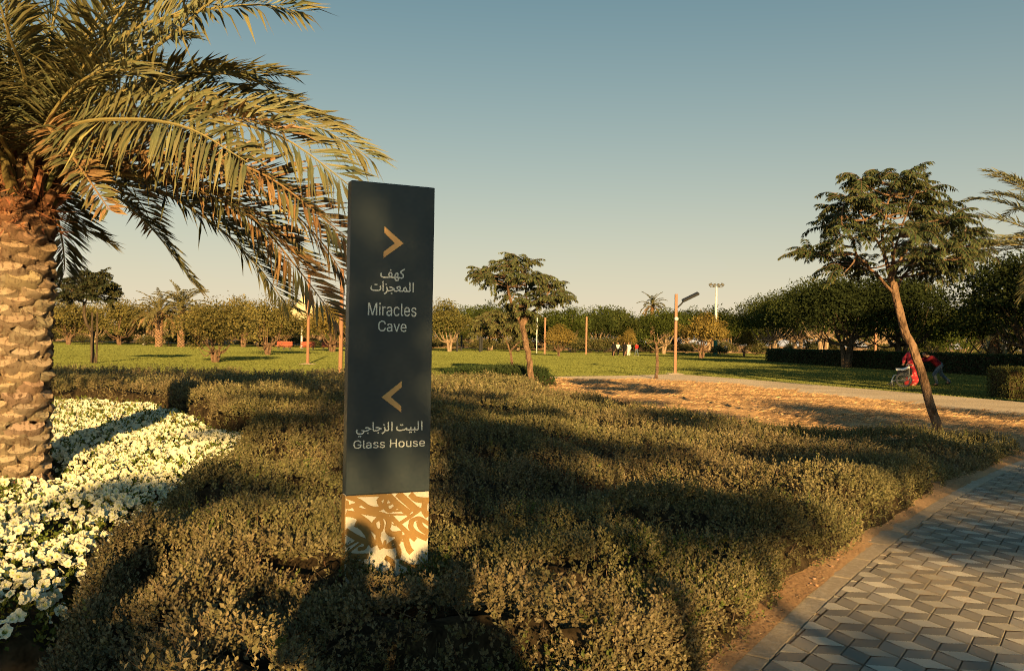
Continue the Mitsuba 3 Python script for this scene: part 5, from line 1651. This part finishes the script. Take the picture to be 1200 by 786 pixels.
def shirt(J, cloth, name='shirt', short=False):
    c = [[(J['chest'], 0.155), (J['pelvis'], 0.15)], [(np.asarray(J['chest']) * 0.75 + np.asarray(J['neck']) * 0.25, 0.11), (J['chest'], 0.15)]]
    for s in 'lr':
        e = np.asarray(J['el' + s]); w = np.asarray(J['wr' + s])
        c += [[(J['sh' + s], 0.08), (e, 0.062), (e + (w - e) * (0.05 if short else 0.9), 0.05)], [(J['sh' + s], 0.08), (J['chest'], 0.14)]]
    return (name, c, cloth)


def trousers(J, cloth):
    c = [[(np.asarray(J['pelvis']) + [0, 0, 0.03], 0.148), (J['pelvis'], 0.15)]]
    for s in 'lr':
        c += [[(J['pelvis'], 0.14), (J['hip' + s], 0.108), (J['kn' + s], 0.08), (np.asarray(J['an' + s]) + [0, 0, 0.03], 0.062)]]
    return ('trousers', c, cloth)


def robe(J, cloth, hem=0.06, flare=0.26, name='robe'):
    a = (np.asarray(J['anl']) + np.asarray(J['anr'])) / 2
    c = [[(J['chest'], 0.165), (J['pelvis'], 0.19), ((a[0] - 0.09, a[1], hem + flare * 0.55), flare * 0.55)], [(J['pelvis'], 0.19), ((a[0] + 0.09, a[1], hem + flare * 0.55), flare * 0.55)],
         [(J['pelvis'], 0.19), ((a[0] - 0.12, a[1], hem + 0.08), 0.10), ((a[0] + 0.12, a[1], hem + 0.08), 0.10)]]
    for s in 'lr':
        e = np.asarray(J['el' + s]); w = np.asarray(J['wr' + s])
        c += [[(J['sh' + s], 0.085), (e, 0.085), (e + (w - e) * 0.92, 0.07)], [(J['sh' + s], 0.085), (J['chest'], 0.15)]]
    return (name, c, cloth)


def veil_cloth(J, cloth):
    h = np.asarray(J['head']); n = np.asarray(J['neck'])
    return ('headscarf', [[(h + [0, -0.02, 0.04], 0.112), (h + [0, -0.035, -0.06], 0.10), (n + [0, -0.03, -0.07], 0.15)]], cloth)


def hair(J, cloth='cloth_hair'):
    h = np.asarray(J['head'])
    return ('hair', [[(h + [0, -0.025, 0.07], 0.088), (h + [0, -0.045, 0.0], 0.082)], [(h + [0, 0.02, 0.10], 0.062), (h + [0, -0.02, 0.08], 0.085)]], cloth)


def shoes(J, cloth='cloth_black'):
    return ('shoes', [[(np.asarray(J['an' + s]) + [0, -0.03, -0.035], 0.048), (np.asarray(J['an' + s]) + [0, 0.16, -0.05], 0.036)] for s in 'lr'], cloth)


def g(px, py):
    return on_ground(px, py)


def walking(ph=0.22):
    return standing(knl=(-0.10, 0.12, 0.50), anl=(-0.10, 0.26 * ph / 0.22, 0.10), knr=(0.10, -0.02, 0.48), anr=(0.10, -0.24 * ph / 0.22, 0.12), ell=(-0.24, -0.12, 1.12), wrl=(-0.24, -0.05, 0.88), elr=(0.24, 0.05, 1.10), wrr=(0.23, 0.22, 0.90))


J = walking()
person('woman in a long black robe, left one of the walkers on the lawn', g(719, 417.2), 2.6, J, [robe(J, 'cloth_black'), veil_cloth(J, 'cloth_black')])
person('walker in a white top and black trousers beside the left woman in black', g(724, 417.0), 2.9, J, [shirt(J, 'cloth_white'), trousers(J, 'cloth_black'), hair(J), shoes(J)])
person('woman in a long black robe in the middle of the group of walkers', g(732, 417.4), 2.7, J, [robe(J, 'cloth_black'), veil_cloth(J, 'cloth_black')])
person('walker in a long white robe beside the middle woman in black', g(736.5, 417.2), 2.9, J, [robe(J, 'cloth_white', flare=0.22), hair(J)])
person('person in a red shirt and pale jeans, right of the group of walkers', g(746, 417.4), 0.5, J, [shirt(J, 'cloth_red'), trousers(J, 'cloth_pale_jeans'), hair(J), shoes(J, 'cloth_white')])
person('person in dark clothes standing in shade beside the foot of the floodlight mast', g(843.5, 415.8), 2.0, J, [shirt(J, 'cloth_navy'), trousers(J, 'cloth_black'), hair(J), shoes(J)])
person('person in a pale top standing right of the floodlight mast', g(850.5, 415.5), 3.4, J, [shirt(J, 'cloth_grey'), trousers(J, 'cloth_black'), hair(J), shoes(J)])
J = standing()
person('person in a long white robe standing far off between the left trees', g(168.5, 404.8), 2.8, J, [robe(J, 'cloth_white', flare=0.30), veil_cloth(J, 'cloth_white')], 1.0)

# the pair with the wheelchair on the right lawn
J = standing(ell=(-0.26, 0.16, 1.13), wrl=(-0.14, 0.30, 0.98), elr=(0.26, 0.16, 1.13), wrr=(0.14, 0.30, 0.98), anl=(-0.14, -0.04, 0.08), anr=(0.16, 0.0, 0.08))
person('woman in a long red patterned dress behind the wheelchair, half hidden by the leaning trunk', on_ground(1068, 452.3), 1.9, J, [robe(J, 'cloth_dress', 0.04, 0.40, 'dress'), veil_cloth(J, 'cloth_dress')], 1.0, 0.03)
J = dict(pelvis=(0, -0.18, 0.88), chest=(0, 0.16, 1.16), neck=(0, 0.34, 1.27), head=(0, 0.47, 1.33), look=(0, 0.9, -0.3), shl=(-0.18, 0.28, 1.24), shr=(0.18, 0.28, 1.24), ell=(-0.22, 0.50, 1.10), elr=(0.22, 0.50, 1.10),
         wrl=(-0.20, 0.74, 1.04), wrr=(0.20, 0.74, 1.04), hipl=(-0.09, -0.18, 0.86), hipr=(0.09, -0.18, 0.86), knl=(-0.10, 0.12, 0.50), knr=(0.10, -0.34, 0.47), anl=(-0.10, -0.02, 0.09), anr=(0.10, -0.68, 0.16))
person('man in a dark red top and jeans bending forward just right of the leaning trunk', on_ground(1096, 452), 1.62, J, [shirt(J, 'cloth_maroon', 'jacket'), trousers(J, 'cloth_pale_jeans'), hair(J), shoes(J)], 1.0, 0.03)

wc = thing('wheelchair', 'empty wheelchair with a white blanket over it on the lawn left of the leaning trunk', 'wheelchair')
WB = on_ground(1058, 453.5)
WR = 2.75                                                # its front points left


def wpart(name, mesh, mat, smooth=40, **k):
    return part(wc, name, ply(moved(mesh, WB, WR), mat, smooth), **k)


def wheel_mesh(r, tube_r, x, y):
    t = trimesh.creation.torus(r, tube_r, major_sections=36, minor_sections=6)
    t.apply_transform(trimesh.transformations.rotation_matrix(PI / 2, [1, 0, 0]))
    t.apply_translation((x, y, r + tube_r))
    return t


for y in (-0.30, 0.30):
    w = wpart('wheel', wheel_mesh(0.29, 0.020, -0.02, y), 'mat_tyre')
    sp = [tube(np.array([(-0.02, y, 0.31), (-0.02 + 0.29 * math.cos(a), y, 0.31 + 0.29 * math.sin(a))]), 0.0035, 4) for a in np.arange(14) * 2 * PI / 14]
    part(w, 'spokes', ply(moved(cat(*sp, moved(trimesh.creation.torus(0.255, 0.008, major_sections=32, minor_sections=5).apply_transform(trimesh.transformations.rotation_matrix(PI / 2, [1, 0, 0])), (-0.02, y * 1.1, 0.31))), WB, WR), 'cloth_grey'))
    wpart('caster', wheel_mesh(0.075, 0.02, 0.40, y * 0.85), 'mat_dark')
    fr = [np.array([(-0.20, y * 0.85, 0.95), (-0.22, y * 0.85, 0.5), (-0.2, y * 0.85, 0.31)]), np.array([(-0.22, y * 0.85, 0.48), (0.25, y * 0.85, 0.50), (0.36, y * 0.85, 0.42), (0.46, y * 0.85, 0.12)]), np.array([(-0.2, y * 0.85, 0.31), (0.40, y * 0.85, 0.25)]),
          np.array([(0.40, y * 0.85, 0.25), (0.40, y * 0.85, 0.10)])]
    wpart('side_frame', cat(*[tube(smooth_path(q, 8) if len(q) > 2 else q, 0.014, 6) for q in fr]), 'mat_steel')
    wpart('push_handle', tube(np.array([(-0.20, y * 0.85, 0.93), (-0.34, y * 0.85, 0.92)]), 0.019, 6), 'mat_dark')
    wpart('armrest', box(-0.2, 0.18, y * 0.85 - 0.03, y * 0.85 + 0.03, 0.69, 0.73, 0.012), 'mat_dark')
    wpart('footrest', box(0.42, 0.60, y * 0.5 - 0.07, y * 0.5 + 0.07, 0.10, 0.12), 'mat_dark')
scene['mat_tyre'] = clean_metal((0.10, 0.10, 0.105), 0.6, 0.4)
for y in (-0.25, 0.25):
    wpart('side_panel', box(-0.2, 0.22, y - 0.008, y + 0.008, 0.42, 0.69), 'cloth_navy')
wpart('carry_pouch', box(-0.33, -0.245, -0.19, 0.19, 0.50, 0.80, 0.02), 'cloth_black')
wpart('seat', box(-0.21, 0.26, -0.24, 0.24, 0.46, 0.50, 0.015), 'cloth_navy')
wpart('backrest', box(-0.235, -0.195, -0.24, 0.24, 0.52, 0.92, 0.012), 'cloth_navy')
k = thing('blanket', 'crumpled white blanket lying over the wheelchair', 'blanket')


def drape(u, v):
    x = -0.24 + 0.52 * u
    y = -0.36 + 0.72 * v
    z = 0.760 + 0.10 * np.exp(-((u - 0.1) / 0.22) ** 2) - 0.20 * np.clip(np.abs(v - 0.5) * 2 - 0.72, 0, 1) + 0.035 * (fb(u * 3, v * 3, 2.0, 5) - 0.5)
    return x, y, z


V, Q = sheet_of(drape, 22, 26)
m = trimesh.Trimesh(np.vstack([V, V - [0, 0, 0.02]]), np.vstack([np.vstack([Q[:, [0, 1, 2]], Q[:, [0, 2, 3]]]), np.vstack([Q[:, [2, 1, 0]], Q[:, [3, 2, 0]]]) + len(V)]), process=False)
add(k, ply(moved(m, WB, WR), 'cloth_white', True))
k = thing('bag', 'bright red bag on the grass beside the wheelchair', 'bag')
BB = on_ground(1066.5, 452.3)
bag = to_mesh(bones([[((-0.16, 0, 0.12), 0.11), ((0.16, 0, 0.12), 0.12), ((0.0, 0, 0.22), 0.09), ((-0.16, 0, 0.12), 0.11)]]), 0.03)
part(k, 'body', ply(moved(bag, BB), 'cloth_red', True))
part(k, 'strap', ply(moved(tube(smooth_path([(-0.14, 0, 0.22), (-0.08, 0, 0.36), (0.08, 0, 0.36), (0.14, 0, 0.22)], 9), 0.012, 6), BB), 'cloth_red', True))

# people taking the picture, whose shadows fall on the shrubs
J = standing(ell=(-0.30, 0.22, 1.22), wrl=(-0.12, 0.36, 1.50), elr=(0.30, 0.22, 1.22), wrr=(0.12, 0.36, 1.50))
person('person holding a camera up in front of the face, just behind the view', (0.06, -0.62, 0), -0.15, J, [shirt(J, 'cloth_navy'), trousers(J, 'cloth_jeans'), hair(J), shoes(J)], 1.0)
J = standing()
person('companion in a long dark robe standing right of the person with the camera', (0.56, -1.05, 0), -0.1, J, [robe(J, 'cloth_black'), veil_cloth(J, 'cloth_black')], 0.98)
person('companion in jeans standing apart on the left of the person with the camera', (-0.98, -1.25, 0), -0.1, J, [shirt(J, 'cloth_grey'), trousers(J, 'cloth_jeans'), hair(J), shoes(J)], 1.0)

# ================================================================ trees outside the frame whose shade reaches into it
prototype('shade', height=6.5, spread=6.5, trunk_h=2.2, leaf=0.20, nleaf=3600, cols=OLIVE + DEEP, lobes=15, stems=2, stem_r=0.11, ragged=0.5)
prototype('shade2', height=6.0, spread=4.6, trunk_h=2.4, leaf=0.15, nleaf=2600, cols=DEEP, lobes=12, stems=1, stem_r=0.08, ragged=0.6)
prototype('shade3', height=6.0, spread=4.6, trunk_h=3.6, leaf=0.16, nleaf=5200, cols=DEEP, lobes=12, stems=1, stem_r=0.08, ragged=0.5)
COT = 1 / math.tan(SUN_EL)
OUTSIDE = 'park trees standing behind the viewer'


def shade_tree(x, y, height, target_h, kind='shade', wide=1.0):
    """A tree placed so that the part of its crown at target_h shades the ground at (x, y)."""
    b = np.array([x, y]) - SHADOW * target_h * COT
    k = thing('park_tree', 'park tree standing on the lawn behind the viewer', 'tree', OUTSIDE)
    wood, leaves, h0 = PROTO[kind]
    s = height / h0
    M = T().translate([float(b[0]), float(b[1]), 0.0]).rotate([0, 0, 1], float((x * 57 + y * 31) % 360)).scale([s * wide, s * wide, s])
    part(k, 'trunk', wood, M)
    part(k, 'crown', leaves, M)




def tier_prototype(kind, tiers, seed):
    """A slim park tree that carries its leaves in flat storeys: (height, radius) of each."""
    rng = np.random.default_rng(seed)
    top = tiers[-1][0]
    wood = [tube(np.array([(0, 0, -0.1), (0.03, 0.02, top * 0.5), (0, 0, top + 0.3)]), np.array([0.10, 0.075, 0.025]), 8)]
    L = Leaves()
    for z, r in tiers:
        nb = 7
        for q in range(nb):
            a = q * 2 * PI / nb + rng.normal(0, 0.15)
            ln = r * rng.uniform(0.75, 1.1)
            o = np.array([math.cos(a), math.sin(a), 0])
            pts = smooth_path([np.array([0, 0, z - 0.08]), o * ln * 0.5 + [0, 0, z + 0.02], o * ln + [0, 0, z - 0.02]], 7)
            wood.append(tube(pts, np.linspace(0.03, 0.008, 7), 5, False))
            m = int(80 * r)
            t = rng.uniform(0.2, 1.05, m)
            p = o * (ln * t)[:, None] + np.cross(o, [0, 0, 1]) * (rng.normal(0, 0.20 * r, m) * (0.4 + t))[:, None] + np.column_stack([np.zeros((m, 2)), z + 0.03 + rng.normal(0, 0.06, m)])
            L.add(p, rand_unit(rng, m) + [0, 0, 0.3], rand_unit(rng, m) + [0, 0, 0.8], rng.uniform(0.10, 0.2, m), rng.uniform(0.07, 0.11, m), tint(rng, (0.05, 0.062, 0.02), m, 0.2))
    PROTO[kind] = (ply(cat(*wood), 'mat_bark_dark', 50), L.shape('mat_far_leaf'), 1.0)


tier_prototype('tier', [(3.9, 0.85), (4.75, 1.0), (5.55, 0.9), (6.5, 0.85), (7.3, 0.7)], 71)
tier_prototype('tier2', [(4.3, 0.9), (5.1, 0.95), (6.1, 0.9), (6.9, 0.75)], 72)
for kind, x, y, s in [('tier', 1.2, 7.6, 1.0), ('tier2', -2.55, 6.6, 1.0), ('tier2', 3.6, 9.2, 1.05), ('tier', 5.6, 10.2, 1.05), ('tier2', -0.3, 10.8, 1.0)]:
    b = np.array([x, y]) - SHADOW * (5.15 - 0.42) * COT * s
    k = thing('park_tree', 'slim park tree with leaves in flat storeys standing behind the viewer', 'tree', 'slim storeyed trees behind the viewer')
    M = T().translate([float(b[0]), float(b[1]), 0.0]).rotate([0, 0, 1], float(x * 77 % 360)).scale([s, s, s])
    part(k, 'trunk', PROTO[kind][0], M)
    part(k, 'crown', PROTO[kind][1], M)

for a in [(-1.8, 13.4, 8.3, 6.4, 'shade3', 0.40), (8.8, 12.6, 6.5, 4.6, 'shade', 0.9), (5.4, 12.0, 6.5, 4.6, 'shade', 0.62), (7.4, 20.5, 8.0, 6.0, 'shade', 0.55), (-12.5, 28, 6.0, 4.6, 'shade', 1.1), (-18, 30, 6.0, 4.6, 'shade', 1.1),
          (12.5, 17.5, 6.5, 4.6, 'shade2', 0.9), (19, 31, 8, 5.5, 'shade', 1.3), (22, 37, 8, 5.5, 'shade', 1.3), (26, 44, 8, 5.5, 'shade', 1.4), (31, 52, 9, 6.0, 'shade', 1.4), (24, 56, 9, 6.0, 'shade', 1.3), (33, 64, 9, 6, 'shade', 1.4),
          (20, 42, 10, 7, 'shade', 1.1), (29, 72, 9, 6, 'shade', 1.4), (17, 52, 10.5, 7.4, 'shade', 1.1), (22, 62, 10.5, 7.4, 'shade', 1.2)]:
    shade_tree(*a)
